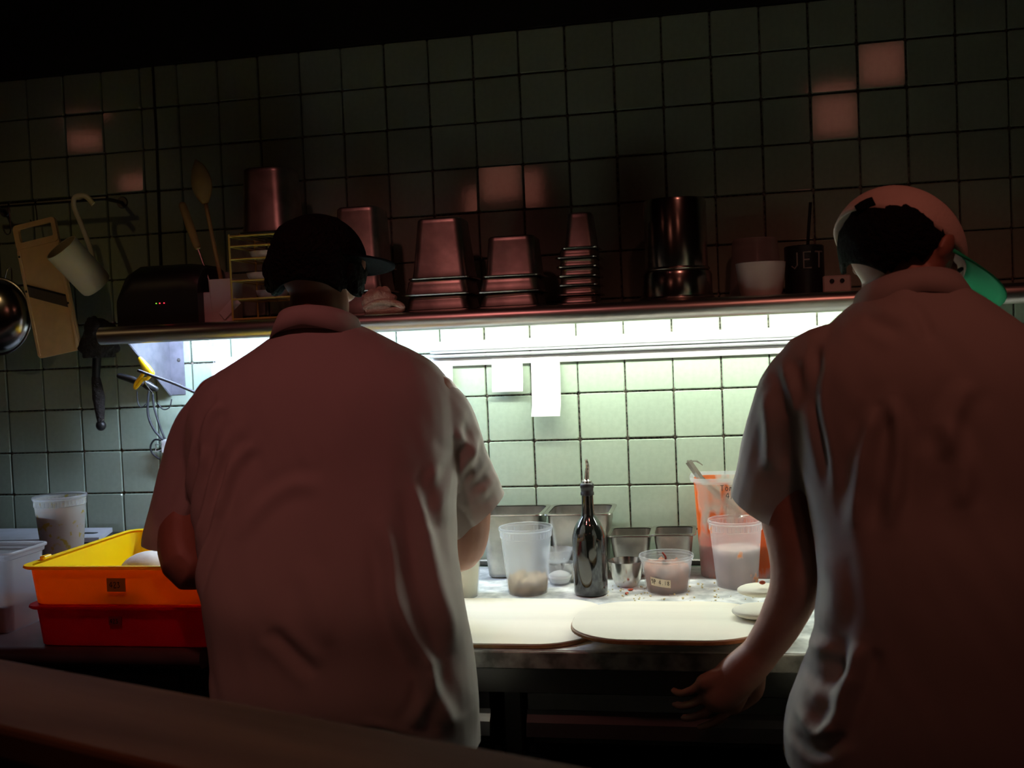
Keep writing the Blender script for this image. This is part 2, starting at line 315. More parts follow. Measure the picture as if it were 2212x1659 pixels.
# ------------------------------------------------------------------ counters
ct = thing('steel_counter', 'flour dusted steel worktop with worn grey front edge under the strip lamp', 'counter', (2.0, -.3, CZ - .9))
mesh('worktop', box(-1.402, 1.6, -.408, .280, .872, .9, .003), M['counter'], ct)
mesh('front_edge', box(-1.402, 1.6, -.416, -.4085, .868, .899, .002), M['edge'], ct)
mesh('apron', box(-1.39, 1.58, -.397, -.385, .820, .8715), M['darksteel'], ct)
mesh('back_curb', box(-1.40, 1.6, .2835, .2895, .9005, .916, .003), M['darksteel'], ct)
for x in (-1.36, -.838, .3, 1.5):
    for y in (-.35, .25): mesh('leg', box(x - .018, x + .018, y - .018, y + .018, -.032, .8715, .004), M['darksteel'], ct)
def drawerbox(x0, x1, label, pm='shadedpull'):
    t = thing('undercounter_drawer', label, 'drawer', ((x0 + x1) / 2, -.385, .742), group='steel drawers under the counter'); h = (x1 - x0) / 2
    mesh('drawer_body', box(-h + .004, h - .004, -.265, .22, .0, .085, .003), M['darksteel'], t)
    mesh('drawer_front', box(-h, h, -.28, -.266, .02, .1, .002), M['steel'], t)
    mesh('pull', prism_x([(-.281, .068), (-.281, .062), (-.292, .048), (-.298, .024), (-.294, .022), (-.286, .044)], -h, h), M[pm], t)
    return t
drawerbox(.66, 1.120, 'steel drawer front with bright pull lip beside the left cook\'s hip', 'brushed')
drawerbox(1.188, 1.66, 'steel drawer front with shade-darkened pull between the two cooks under the worktop')
drawerbox(1.70, 2.2, 'steel drawer front with shade-darkened pull behind the right cook')
for x0, x1, lb in ((.66, 1.120, 'lower steel drawer under the bright lipped one by the left cook'), (1.188, 1.66, 'lower steel drawer with shade-darkened pull under the middle of the counter')):
    drawerbox(x0, x1, lb).location.z = .60
for x in (-1.345, -.88, -.815, -.34): mesh('runner', box(x, x + .012, -.34, .23, .690, .7005), M['darksteel'], ct)
lc = thing('side_counter', 'dark worn counter with rounded front edge carrying the dough trays at the left', 'counter', (-.3, -.3, CZ - .9))
prof = [(.28, .862), (.28, .9)] + arc(-.425, .881, .019, 90, 270, 10)
mesh('worktop', prism_x(prof, -.9, .890), mat('dark_worktop', (.10, .055, .05), .35, var=.3, vs_=12), lc, smooth=True, ang=50)
mesh('cabinet', box(-.88, .87, -.38, .28, -.031, .8615, .004), M['black_paint'], lc)
for k in range(2): mesh('door', box(-.86 + k * .85, -.02 + k * .84, -.395, -.3805, .1, .84, .003), M['dark_wall'], lc)
# raised dark unit at far left
ru = thing('raised_cooler', 'low black countertop unit under the white cutting board in the left corner', 'appliance', (-.42, -.21, CZ + .0005))
mesh('casing', box(-.55, .55, -.225, .2, 0, .080, .008, 2), M['rubber'], ru)
mesh('lid', box(-.54, .55, -.215, .19, .081, .094, .004), M['rubber'], ru)
mesh('handle', tube([(.10, -.227, .04), (.10, -.25, .045), (.36, -.25, .045), (.36, -.227, .04)], .006, 8, 4), M['steel'], ru)
# bar ledge in the foreground
A, B_ = Vector((.679, -1.396)), Vector((1.437, -1.662)); dx = (B_ - A).normalized(); pn = Vector((-dx.y, dx.x)) * -1
if pn.y > 0: pn = -pn
ang = math.atan2(dx.y, dx.x); mid = (A + B_) / 2
lg = thing('bar_ledge', 'brown wooden bar ledge running across the foreground', 'ledge', (mid.x, mid.y, 0), ang)
mesh('ledge_top', box(-1.75, 1.9, -.152, 0, 1.085, 1.12, .006, 2), M['ledge'], lg)
mesh('ledge_wall', box(-1.7, 1.85, -.13, -.02, 0, 1.084), M['dark_wall'], lg)

# ------------------------------------------------------------------ pans
def pan_vf(W_, D_, H_, tp=.82, r=.02, lip=.008, step=.22):
    """gastronorm pan, open top: outer shell, step, inner shell"""
    th = .0015
    o = [(tp * .93, 0), (tp, .004), (tp + .01, .012), (.955 - .02, H_ * (1 - step)), (.955, H_ * (1 - step) + .006), (.965, H_ - .001)]
    rings = [rrect(W_ * s - .0, D_ * s, r, z) for s, z in o]
    rings_i = [rrect(W_ * s - 2 * th, D_ * s - 2 * th, r, z + (th if z < H_ * .5 else 0)) for s, z in o[::-1]]
    body = loft(rings + rings_i, True, True)
    rim = loft([rrect(W_ * .963, D_ * .963, r, H_ - .003), rrect(W_ + lip, D_ + lip, r * .8, H_ - .003), rrect(W_ + lip * 1.6, D_ + lip * 1.6, r * .8, H_ - .001), rrect(W_ + lip * 1.4, D_ + lip * 1.4, r * .8, H_ + .0015), rrect(W_ * .95, D_ * .95, r, H_ + .001)], False, False)
    return body, rim
def pan(label, loc, W_, D_, H_, group, inv=False, rz=0, tp=.82, r=.02, m='pansteel', step=.22, lip=.008):
    t = thing('steel_pan', label, 'pan', loc, rz, group); body, rim = pan_vf(W_, D_, H_, tp, r, lip, step)
    if inv: F_ = lambda vf: ([(x, -y, H_ - z + .002) for x, y, z in vf[0]], vf[1])
    else: F_ = lambda vf: vf
    mesh('pan_body', F_(body), M[m], t, smooth=True, ang=50); mesh('rim', F_(rim), M['steel'], t, smooth=True, ang=50)
    return t
g1 = 'open steel pans at the back of the counter'
def xat(px, py, Y): return float(at(px, py, Y)[0])
pan('tall stained steel pan behind the clear quart tub', (xat(1104, 1170, -.15), -.096, CZ + .0008), .146, .140, .150, g1, tp=.8, rz=.0)
pan('tall steel pan directly behind the dark oil bottle', (xat(1247, 1170, -.15) + .004, -.096, CZ + .0008), .146, .140, .150, g1, tp=.8, rz=0)
pan('small square steel pan just right of the dark oil bottle', (xat(1363, 1170, -.12), -.105, CZ + .0008), .092, .105, .098, g1, tp=.74, rz=0, r=.015)
pan('small square steel pan between the bottle and the sauce bucket', (xat(1456, 1170, -.12), -.103, CZ + .0008), .089, .105, .100, g1, tp=.76, rz=0, r=.015)
# pans upside down on the shelf
g2 = 'upturned steel pans on the wall shelf'; y0 = -.15
def shelfpan(label, l, r_, top, bot, Y, D_, extra=0, tp=.84, r=.018, m='pansteel', rz=0, z0=None, step=.12):
    a, b = at(l, top, Y), at(r_, bot, Y); c = (a[0] + b[0]) / 2; W_ = b[0] - a[0]
    z = float(at((l + r_) / 2, bot, Y)[2]) if z0 is None else z0; H_ = float(at((l + r_) / 2, top, Y)[2]) - z
    return pan(label, (float(c), Y, z), float(W_), D_, H_, g2, True, rz, tp, r, m, step, lip=.006), z
def stack(label, l, r_, top, bot, Y, D_, n, tp=.9):
    za = SZ + .0012; zb = float(at((l + r_) / 2, top, Y)[2]); c = float(at((l + r_) / 2, bot, Y)[0]); W_ = float(at(r_, bot, Y)[0] - at(l, bot, Y)[0])
    h = (zb - za) / n
    for k in range(n):
        pan(label % ['bottom', 'second', 'third', 'fourth', 'fifth', 'sixth', 'seventh'][k], (c, Y, za + k * h), W_, D_, h - .001, g2, True, random.uniform(-.02, .02), tp, .018, 'pansteel', .4, lip=.006)
    return zb
# wire rack with trays
rx0, rx1 = at(507, 600, -.2)[0], at(700, 600, -.2)[0]
rk = thing('wire_rack', 'yellowish wire rack with stacked shallow tiers behind the left cook\'s head', 'rack', (float(rx0 + rx1) / 2, -.15, SZ + .001)); hw = float(rx1 - rx0) / 2
zr = [float(at(560, y, -.22)[2]) - SZ for y in (692, 645, 605, 558, 530, 508)]
for s in (-1, 1):
    for q in (-.07, .07): mesh('post', tube([(s * hw, q, 0), (s * hw, q, zr[-1] + .005)], .0025, 8, 0), M['wirem'], rk)
for k, z in enumerate(zr):
    z = max(z, .004)
    mesh('tier', join(tube([(-hw, -.07, z), (hw, -.07, z), (hw, .07, z), (-hw, .07, z), (-hw, -.07, z)], .0022, 6, 0), *[tube([(-hw + 2 * hw * q / 8, -.07, z), (-hw + 2 * hw * q / 8, .07, z)], .0012, 5, 0) for q in range(1, 8)]), M['wirem'], rk)
ztier = SZ + .001 + zr[-1] + .0035
p, _ = shelfpan('largest upturned steel pan on top of the wire rack', 533, 645, 370, 492, -.15, .14, z0=ztier, tp=.86, r=.03)
for k, (z, lb) in enumerate(((zr[2], 'shallow dish on the third tier of the wire rack'), (zr[3], 'shallow dish on the upper middle tier of the wire rack'), (zr[1], 'shallow dish low in the wire rack'))):
    d = mesh('dish', xf(lathe([(.001, 0), (.028, 0), (.036, .008), (.040, .018), (.038, .018), (.034, .008), (.026, .003), (.001, .003)], 28), (0, 0, 0)), M['white_cer'], None, (float(rx0) + .05 + .01 * k, -.15, SZ + .004 + z), smooth=True, ang=50); setp(d, lb, 'dish', 'dishes in the wire rack')
# pan behind the head on a box
za = stack('%s shallow steel pan of the stack half hidden by the left cook\'s cap', 728, 845, 585, 690, -.15, .13, 2)
shelfpan('upturned steel pan standing behind the black cap brim', 733, 838, 453, 583, -.15, .12, z0=za + .001, tp=.86)
za = stack('%s shallow pan of the stack under the upturned pan right of the towel', 890, 1030, 607, 680, -.15, .14, 2)
shelfpan('tall tapered upturned pan right of the white towel', 896, 1024, 477, 607, -.15, .13, z0=za + .001, tp=.76)
za = stack('%s shallow pan of the stack under the broad upturned pan at mid shelf', 1046, 1176, 602, 676, -.15, .14, 2)
shelfpan('broad upturned pan at the middle of the shelf', 1053, 1172, 515, 602, -.15, .13, z0=za + .001, tp=.84)
za = stack('%s pan of the tall narrow nest of small pans at mid shelf', 1216, 1298, 542, 668, -.15, .12, 6, tp=.92)
shelfpan('narrow upturned pan topping the nest of small pans', 1220, 1292, 465, 543, -.15, .10, z0=za + .001, tp=.74, r=.014)
# bain-marie canisters
def canister(label, l, r_, top, bot, Y, z0=None, m='shine'):
    z = float(at((l + r_) / 2, bot, Y)[2]) if z0 is None else z0; H_ = float(at((l + r_) / 2, top, Y)[2]) - z
    c = float(at((l + r_) / 2, bot, Y)[0]); r = float(at(r_, bot, Y)[0] - at(l, bot, Y)[0]) / 2
    t = thing('steel_canister', label, 'canister', (c, Y, z), 0, 'round steel canisters on the shelf')
    mesh('canister_body', lathe([(r * .96, 0), (r * .97, .003), (r * .965, H_ - .008), (r * .93, H_ - .001), (r * .9, H_), (.001, H_)], 48), M[m], t, smooth=True, ang=40)
    mesh('rim', lathe([(r * .965, .0), (r, .001), (r * 1.03, .004), (r, .008), (r * .965, .009)], 48), M['steel'], t, smooth=True)
    return z + H_
za = canister('short wide round steel canister under the tall one', 1383, 1543, 588, 668, -.15, SZ + .001)
canister('tall round steel canister upturned on the short one', 1392, 1532, 432, 588, -.15, za + .001)
# ------------------------------------------------------------------ other things on the shelf
def bowlvf(r0, r1, h, th=.003):
    o = [(r0 + (r1 - r0) * (k / 6) ** .7, h * k / 6) for k in range(7)]
    return lathe([(.001, 0), (r0 * .8, 0)] + o + [(r - th, z + (th if z < h * .9 else 0)) for r, z in o[::-1]] + [(.001, th)], 40)
c = at(1645, 645, -.195); b = mesh('bowl', bowlvf(.042, .053, float(at(1645, 568, -.195)[2]) - SZ - .001), M['white_cer'], None, (float(c[0]), -.195, SZ + .001), smooth=True, ang=50)
setp(b, 'white plastic bowl on the shelf between the steel canister and the black tin', 'bowl')
c = at(1632, 560, -.08); o = mesh('plastic_tub', lathe([(.062, 0), (.065, .003), (.06, .012), (.05, .13), (.047, .134), (.001, .134)], 32), M['tub'], None, (float(c[0]), -.070, SZ + .001), smooth=True, ang=40)
setp(o, 'faint clear tub upturned behind the white bowl on the shelf', 'tub')
# tin with lettering
GL = {'4': [[(.6, .0), (.62, 1), (.0, .35), (.9, .35)]], '2': [[(.05, .8), (.4, 1), (.7, .75), (.1, 0), (.85, .02)]], '3': [[(.1, .95), (.6, .95), (.35, .58), (.75, .3), (.4, 0), (.05, .1)]], '1': [[(.4, 0), (.42, 1)]],
      '8': [[(.5, .5), (.15, .8), (.5, 1), (.85, .8), (.5, .5), (.1, .2), (.5, 0), (.9, .2), (.5, .5)]], 'S': [[(.8, .9), (.3, 1), (.1, .7), (.7, .35), (.5, 0), (.1, .1)]], 'P': [[(.15, -.2), (.2, 1), (.7, .95), (.7, .5), (.2, .45)]],
      '.': [[(.4, 0), (.42, .12)]], 'T': [[(0, 1), (1, 1)], [(.5, 1), (.45, 0)]], 'o': [[(.5, .75), (.1, .4), (.45, 0), (.85, .4), (.5, .75)]], 'm': [[(0, 0), (.05, .65)], [(.05, .5), (.3, .68), (.42, 0)], [(.42, .5), (.7, .68), (.85, 0)]],
      'J': [[(.75, 1), (.75, .2), (.45, 0), (.1, .15)]], 'E': [[(.85, 1), (.1, 1), (.1, 0), (.9, 0)], [(.1, .52), (.7, .52)]], '/': [[(.2, -.1), (.7, 1)]], ' ': []}
def write(parent, text, x0, z0, h, f, m, r=.0007, adv=.8, smooth_k=3, slant=0, name='lettering'):
    """strokes; f(x,z) puts a flat point on the surface"""
    parts = []
    for i, ch in enumerate(text):
        for st in GL[ch]:
            pts = [Vector(f(x0 + (i * adv + px * .6 + pz * slant) * h, z0 + pz * h)) for px, pz in st]
            parts.append(tube(pts, r, 5, smooth_k))
    return mesh(name, join(*parts), m, parent)
def cyl(r, yc=0): return lambda x, z: (r * math.sin(x / r), yc - r * math.cos(x / r), z)
c = at(1737, 560, -.15); tn = thing('lettered_tin', 'black tin lettered JET holding brushes near the right cook\'s cap', 'tin', (float(c[0]), -.15, SZ + .001))
mesh('tin_body', lathe([(.001, 0), (.040, 0), (.042, .002), (.042, .103), (.040, .105), (.038, .1), (.038, .004), (.001, .004)], 36), M['rubber'], tn, smooth=True, ang=40)
write(tn, 'JET', -.034, .055, .034, cyl(.0428), M['whiteink'], .0018, .8, 0)
bx = thing('brush', 'thin dark handle standing in the black lettered tin', 'brush', (float(c[0]) + .004, -.155, SZ + .008))
mesh('handle', tube([(0, 0, 0), (.004, -.004, .1), (.012, -.008, .19)], .0035, 8), M['rubber'], bx)
mesh('bristle', tube([(.0, 0, -.002), (0, 0, .02)], .008, 10, 0), M['brushc'], bx)
c = at(1806, 616, -.17); sb = thing('outlet_box', 'small white box with two black round holes beside the right cook\'s collar', 'box', (float(c[0]), -.17, SZ + .001))
mesh('box_body', box(-.029, .029, -.02, .02, 0, .036, .003), M['white_cer'], sb)
for s in (-1, 1): mesh('hole', xf(lathe([(.001, 0), (.005, 0), (.0045, .002), (.001, .002)], 16), (s * .0105, -.0205, .024), Matrix.Rotation(PI / 2, 3, 'X')), M['rubber'], sb)
# black printer
c0, c1 = at(284, 708, -.17), at(456, 708, -.17); pw = float(c1[0] - c0[0]); ph = float(at(370, 573, -.17)[2]) - SZ
pr_ = thing('receipt_printer', 'black rounded receipt printer with tiny red and green lights on the shelf', 'printer', (float(c0[0] + c1[0]) / 2, -.15, SZ + .001))
prof = [(-.08, 0), (-.08, ph * .55)] + [(-.08 + .06 * (1 - math.cos(a)), ph * .55 + ph * .45 * math.sin(a)) for a in [PI / 2 * k / 6 for k in range(1, 7)]] + [(.06, ph), (.08, ph * .85), (.08, 0)]
rings = []
for s, k in ((-1, .0), (-1, 1), (-.85, 1.0), (-.6, 1), (.6, 1), (.9, 1), (1, 1)): 
    hh = {-1: .62, -.85: .9, -.6: 1.0, .6: 1.0, .9: .97, 1: .9}[s]
    rings.append([(s * pw / 2, y, z * hh) for y, z in prof])
mesh('casing', loft(rings[1:]), M['rubber'], pr_, smooth=True, ang=35)
zz = float(at(345, 656, -.232)[2]) - SZ
for px, mm in ((337, 'led_g'), (344.5, 'led_r'), (354, 'led_r')):
    x_ = float(at(px, 656, -.232)[0]) - pr_.location.x; o = mesh('indicator', xf(ball((0, 0, 0), (.0017, .0012, .0013), 8, 6), (x_, -.0812, zz)), M[mm], pr_)
    if mm == 'led_g': o['label'] = 'green indicator light'
# utensil crock etc
c = at(492, 705, -.17); uc = thing('utensil_crock', 'grey square container holding wooden spoons on the left of the shelf', 'container', (float(c[0]), -.17, SZ + .001))
hh = float(at(492, 605, -.17)[2]) - SZ
mesh('crock_body', loft([rrect(.056, .06, .008, 0), rrect(.062, .066, .008, hh), rrect(.056, .060, .007, hh), rrect(.05, .054, .007, .004)], True, True), M['white_cer'], uc, smooth=True, ang=50)
c2 = at(449, 705, -.2); o = mesh('small_carton', box(-.013, .013, -.03, .03, 0, float(at(449, 632, -.2)[2]) - SZ, .002), M['white_cer'], None, (float(c2[0]) + .003, -.17, SZ + .001)); setp(o, 'narrow pinkish carton between the black printer and the grey container', 'carton')
c3 = [at(p[0], p[1], -.205) for p in ((505, 640), (520, 655), (485, 690), (473, 676))]
o = mesh('paper_tag', ([tuple(p) for p in c3] + [(p[0], p[1] + .002, p[2]) for p in c3], [[0, 1, 2, 3], [7, 6, 5, 4], [0, 4, 5, 1], [1, 5, 6, 2], [2, 6, 7, 3], [3, 7, 4, 0]]), M['paper']); setp(o, 'white tag of paper leaning across the grey container', 'paper')
def spoon(label, base, tip, headlen, headw, m, name='wooden_spoon', hr=.005):
    b, tp = Vector(base), Vector(tip); ax = (tp - b); L = ax.length; ax.normalize(); t = thing(name, label, 'spoon', tuple(b)); side = Vector((1, 0, 0)); side = (side - ax * side.dot(ax)).normalized(); nn = ax.cross(side)
    mesh('handle', tube([(0, 0, 0), tuple(ax * (L - headlen) * .5), tuple(ax * (L - headlen * .9))], hr, 10, 3), m, t, smooth=True)
    rings = []
    for k in range(11):
        s = k / 10; w_ = headw * max(.02, math.sin(PI * (s * .94 + .06)) ** .7); p = ax * (L - headlen + headlen * s)
        rings.append([tuple(p + side * w_ * math.cos(2 * PI * j / 14) + nn * (.006 * math.sin(2 * PI * j / 14) * (.3 + w_ / headw) - .006 * (1 - math.cos(2 * PI * j / 14) ** 2))) for j in range(14)])
    mesh('spoon_head', loft(rings), m, t, smooth=True)
spoon('tall wooden spoon with oval head rising above the shelf', (float(c[0]) + .004, -.17, SZ + .01), at(425, 345, -.15), .11, .027, M['spoonwood'])
b_, e_ = Vector((float(c[0]) - .008, -.178, SZ + .01)), Vector(at(392, 437, -.16))
t = thing('wooden_scraper', 'short utensil with thick wooden handle leaning left out of the grey container', 'utensil', tuple(b_)); d_ = e_ - b_
mesh('shaft', tube([(0, 0, 0), tuple(d_ * .6)], .003, 8, 0), M['steel'], t); mesh('handle', limb([tuple(d_ * .62), tuple(d_ * .8), tuple(d_ * .97)], [.009, .0105, .0095], 12), M['spoonwood'], t, smooth=True)
for dxp, lb in ((-.012, 'small clear glass jar top glinting left of the wire rack'),):
    cg = at(480, 600, -.10); o = mesh('glass_jar', lathe([(.001, 0), (.024, 0), (.026, .003), (.026, .085), (.02, .1), (.020, .125), (.018, .125), (.018, .1), (.0235, .083), (.0235, .004), (.001, .004)], 32), M['glass'], None, (float(cg[0]) + .008, -.10, SZ + .001), smooth=True, ang=40); setp(o, lb, 'jar')
# towel
def cloth(label, c, ext, seed, m, name='towel'):
    vf = ball((0, 0, 0), ext, 48, 32); V = []
    for p in vf[0]:
        q = Vector(p) * 22 + Vector((seed, 0, 0)); n = noise.noise(q) * .35 + abs(noise.noise(q * 2.1)) * .35
        V.append((p[0] * (1 + n), p[1] * (1 + n), max(p[2] * (1 + n), -ext[2] * .7)))
    o = mesh(name, (V, vf[1]), m, None, c, smooth=True); setp(o, label, 'towel'); return o
c = at(835, 650, -.2); cloth('crumpled off-white towel on the shelf beside the left cook\'s ear', (float(c[0]) - .010, -.225, SZ + .026), (.036, .026, .034), 3, M['towel'])
c = at(825, 660, -.24); o = mesh('folded_towel', join(tube([(-.045, 0, .008), (-.01, -.004, .022), (.03, 0, .018), (.045, 0, .006), (.01, .004, .003), (-.04, 0, .004)], .0075, 10, 6, 1.0)), M['towel'], None, (float(c[0]) + .005, -.25, SZ + .004), smooth=True); setp(o, 'rolled fold of beige towel at the shelf edge beside the left cook\'s ear', 'towel')

# ------------------------------------------------------------------ hanging things at the left
r0, r1 = at(-60, 436, -.09), at(232, 441, -.09)
hr = thing('utensil_rail', 'dark horizontal utensil rail fixed to the tiles at far left', 'rail', (0, 0, 0))
zrl = float((r0[2] + r1[2]) / 2)
mesh('bar', tube([(float(r0[0]), -.09, zrl), (float(r1[0]), -.09, zrl)], .006, 10, 0), M['darksteel'], hr)
for x in (float(r0[0]) + .03, float(r1[0]) - .01): mesh('bar_bracket', join(tube([(x, -.003, zrl), (x, -.09, zrl)], .005, 8, 0), xf(lathe([(.001, 0), (.016, 0), (.014, .004), (.001, .004)], 16), (x, -.003, zrl), Matrix.Rotation(PI / 2, 3, 'X'))), M['darksteel'], hr)
def hook(px, label, drop=.07):
    x = float(at(px, 436, -.09)[0]); o = mesh('hook', tube([(x, -.083, zrl - .004), (x, -.088, zrl + .009), (x, -.098, zrl), (x + .004, -.1, zrl - drop * .5), (x + .006, -.104, zrl - drop), (x + .004, -.116, zrl - drop - .008), (x, -.122, zrl - drop + .004)], .0018, 7), M['shine']); return setp(o, label, 'hook', 'wire hooks on the utensil rail')
hook(22, 'wire hook at the far left end of the utensil rail'); hook(80, 'wire hook holding the tan slicer board', .05)
# mandoline
mp = [(5, 500), (97, 474), (193, 742), (178, 752), (112, 772), (100, 765)]
ul, ur, lr, ll = (8, 497), (100, 474), (195, 745), (108, 772)
Ym = -.125; P_ = [Vector(at(*q, Ym)) for q in (ul, ur, lr, ll)]
ex = (P_[1] - P_[0]).normalized(); ez = ((P_[3] - P_[0]) + (P_[2] - P_[1])).normalized() * -1; ey = Vector((0, 1, 0)); wd = ((P_[1] - P_[0]).length + (P_[2] - P_[3]).length) / 2; ht = ((P_[3] - P_[0]).length + (P_[2] - P_[1]).length) / 2
cen = sum(P_, Vector()) / 4
rt = Matrix((ex, ey, ez)).transposed(); ez = ex.cross(ey) ; rt = Matrix((ex, ey, ez)).transposed()
if ez.z < 0: rt = Matrix((ex, ey, -ez)).transposed()
md = thing('mandoline', 'tan plastic vegetable slicer board hanging tilted at far left', 'slicer', tuple(cen))
def mplate():
    # outer outline with slot near the top: built as frame pieces
    w2, h2 = wd / 2, ht / 2; out = []
    slot = (.07, .93, h2 - .045, h2 - .014)
    out.append(xf(loft([[(p[0], -.004, p[1]) for p in outl], [(p[0], .004, p[1]) for p in outl]]), (0, 0, 0), rt))
    return out
w2, h2 = wd / 2, ht / 2
def rr2(x0, x1, z0, z1, r, n=4):
    o = []
    for q, (cx, cz) in enumerate(((x1 - r, z1 - r), (x0 + r, z1 - r), (x0 + r, z0 + r), (x1 - r, z0 + r))):
        for k in range(n + 1): a = (q + k / n) * PI / 2; o.append((cx + r * math.cos(a), cz + r * math.sin(a)))
    return o
ya, yb = -.004, .004; zs = h2 - .05
plate = loft([[(x, ya, z) for x, z in rr2(-w2, w2, -h2, zs, .008)], [(x, yb, z) for x, z in rr2(-w2, w2, -h2, zs, .008)]])
frame_o = rr2(-w2, w2, zs - .012, h2, .010); frame_i = rr2(-w2 + .014, w2 - .012, zs + .004, h2 - .012, .004)
n_ = len(frame_o)
Vf = [(x, ya - .0015, z) for x, z in frame_o] + [(x, ya - .0015, z) for x, z in frame_i] + [(x, yb, z) for x, z in frame_o] + [(x, yb, z) for x, z in frame_i]
Ff = []
for k in range(n_):
    q = (k + 1) % n_
    Ff += [[k, q, n_ + q, n_ + k], [2 * n_ + k, 3 * n_ + k, 3 * n_ + q, 2 * n_ + q], [k, 2 * n_ + k, 2 * n_ + q, q], [n_ + k, n_ + q, 3 * n_ + q, 3 * n_ + k]]
mesh('slicer_plate', xf(plate, rot=rt), M['mand'], md); mesh('handle_frame', xf((Vf, Ff), rot=rt), M['mand'], md)
for s in (-1, 1): mesh('side_rail', xf(box(s * (w2 - .005) - .004, s * (w2 - .005) + .004, -.0085, -.0045, -h2 + .006, zs - .016, .001), rot=rt), M['mand'], md)
zc = -h2 * .12
bl = [(-w2 + .008, zc + .035), (w2 - .010, zc - .012), (w2 - .010, zc - .040), (-w2 + .008, zc + .008)]
mesh('blade', xf(loft([[(x, -.0062, z) for x, z in bl], [(x, -.0045, z) for x, z in bl]]), rot=rt), M['blade'], md)
bl2 = [(-w2 + .008, zc + .040), (w2 - .010, zc - .007), (w2 - .010, zc - .0125), (-w2 + .008, zc + .0345)]
mesh('blade_slot', xf(loft([[(x, -.0064, z) for x, z in bl2], [(x, -.0045, z) for x, z in bl2]]), rot=rt), M['rubber'], md)
for x, z in ((-w2 + .006, zc + .022), (w2 - .006, zc - .03), (-w2 + .006, zs - .03)): mesh('screw', xf(ball((x, -.0095, z), (.003, .0015, .003), 8, 5), rot=rt), M['rubber'], md)
# cream measuring cup with long hook handle
Yg = -.165; top = Vector(at(157, 530, Yg)); bot = Vector(at(201, 618, Yg)); axm = (top - bot).normalized()
side = (Vector(at(205, 510, Yg)) - Vector(at(107, 552, Yg))); rr_ = .0405
mg = thing('measuring_cup', 'cream white plastic dipper cup with long hooked handle hanging over the slicer', 'cup', tuple(bot + Vector((0, .02, 0))))
ax2 = (axm + Vector((0, -.72, 0))).normalized(); rq = Vector((0, 0, 1)).rotation_difference(ax2).to_matrix(); hc = (top - bot).length * 1.12
mesh('cup_body', xf(lathe([(.001, 0), (rr_ * .85, 0), (rr_ * .96, .004), (rr_, .012), (rr_ * 1.04, hc), (rr_ * .97, hc), (rr_ * .93, .012), (.001, .004)], 40), rot=rq), M['mug'], mg, smooth=True, ang=50)
hp = [Vector(at(*q, -.135)) - bot for q in ((196, 575), (185, 535), (172, 500), (162, 475), (150, 445), (152, 424), (175, 422), (192, 440))]
mesh('hook_handle', tube([tuple(p) for p in hp], .0068, 10, 6, .5, up=(0, 1, 0)), M['mug'], mg, smooth=True)
mesh('pour_ring', xf(join(*[tube([(.009 * math.cos(a), 0, .009 * math.sin(a)) for a in [2 * PI * k / 12 for k in range(13)]], .003, 8, 2)]), tuple(Vector(at(116, 562, -.235)) - bot)), M['mug'], mg, smooth=True)
# steel bowl / lid far left
c = at(8, 682, -.10); o = thing('steel_strainer', 'round domed steel strainer hanging at the far left edge', 'strainer', (float(c[0]) - .028, -.09, float(c[2])))
rqx = Matrix.Rotation(PI / 2, 3, 'X')
mesh('dome', xf(lathe([(.098, 0), (.096, .006), (.085, .022), (.06, .036), (.03, .043), (.001, .045)], 48), rot=rqx), M['shine'], o, smooth=True)
mesh('rim', xf(lathe([(.096, -.003), (.101, -.003), (.103, 0), (.101, .003), (.096, .003)], 48), rot=rqx), M['steel'], o, smooth=True)
mesh('hanging_loop', tube([(.03, 0, .095), (.04, 0, .12), (.05, 0, .12), (.05, 0, .09)], .002, 6), M['steel'], o)
# dark tongs/brush hanging below
c = at(202, 860, -.08); o = thing('dark_brush', 'long dark brush hanging head down on the tiles below the slicer', 'brush', (float(c[0]), -.06, float(c[2])))
mesh('handle', limb([(0.012, -.0, .155), (.004, -.0, .11), (-.003, 0, .05)], [.008, .011, .010], 10), M['rubber'], o, smooth=True)
mesh('bristles', limb([(-.003, 0, .05), (.002, 0, 0), (.004, 0, -.06)], [.011, .016, .009], 12), M['brushc'], o, smooth=True)
mesh('knob', ball((.004, 0, -.072), (.013, .012, .014)), M['rubber'], o, smooth=True)
c = at(225, 745, -.1); cloth('dark oven cloth hanging below the utensil rail left of the steel bracket', (float(c[0]) - .012, -.10, float(c[2]) + .01), (.045, .03, .06), 9, M['brushc'], 'dark_cloth')
# cord down the wall
a, b = at(329, 130, -.005), at(352, 560, -.005)
o = mesh('wall_cord', tube([tuple(a), tuple(at(338, 300, -.006)), tuple(at(345, 520, -.006)), tuple(at(352, 700, -.006))], .0032, 8), M['rubber']); setp(o, 'thin dark cord running down the tiles left of the tall wooden spoon', 'cord'); o.name = 'power_cord'
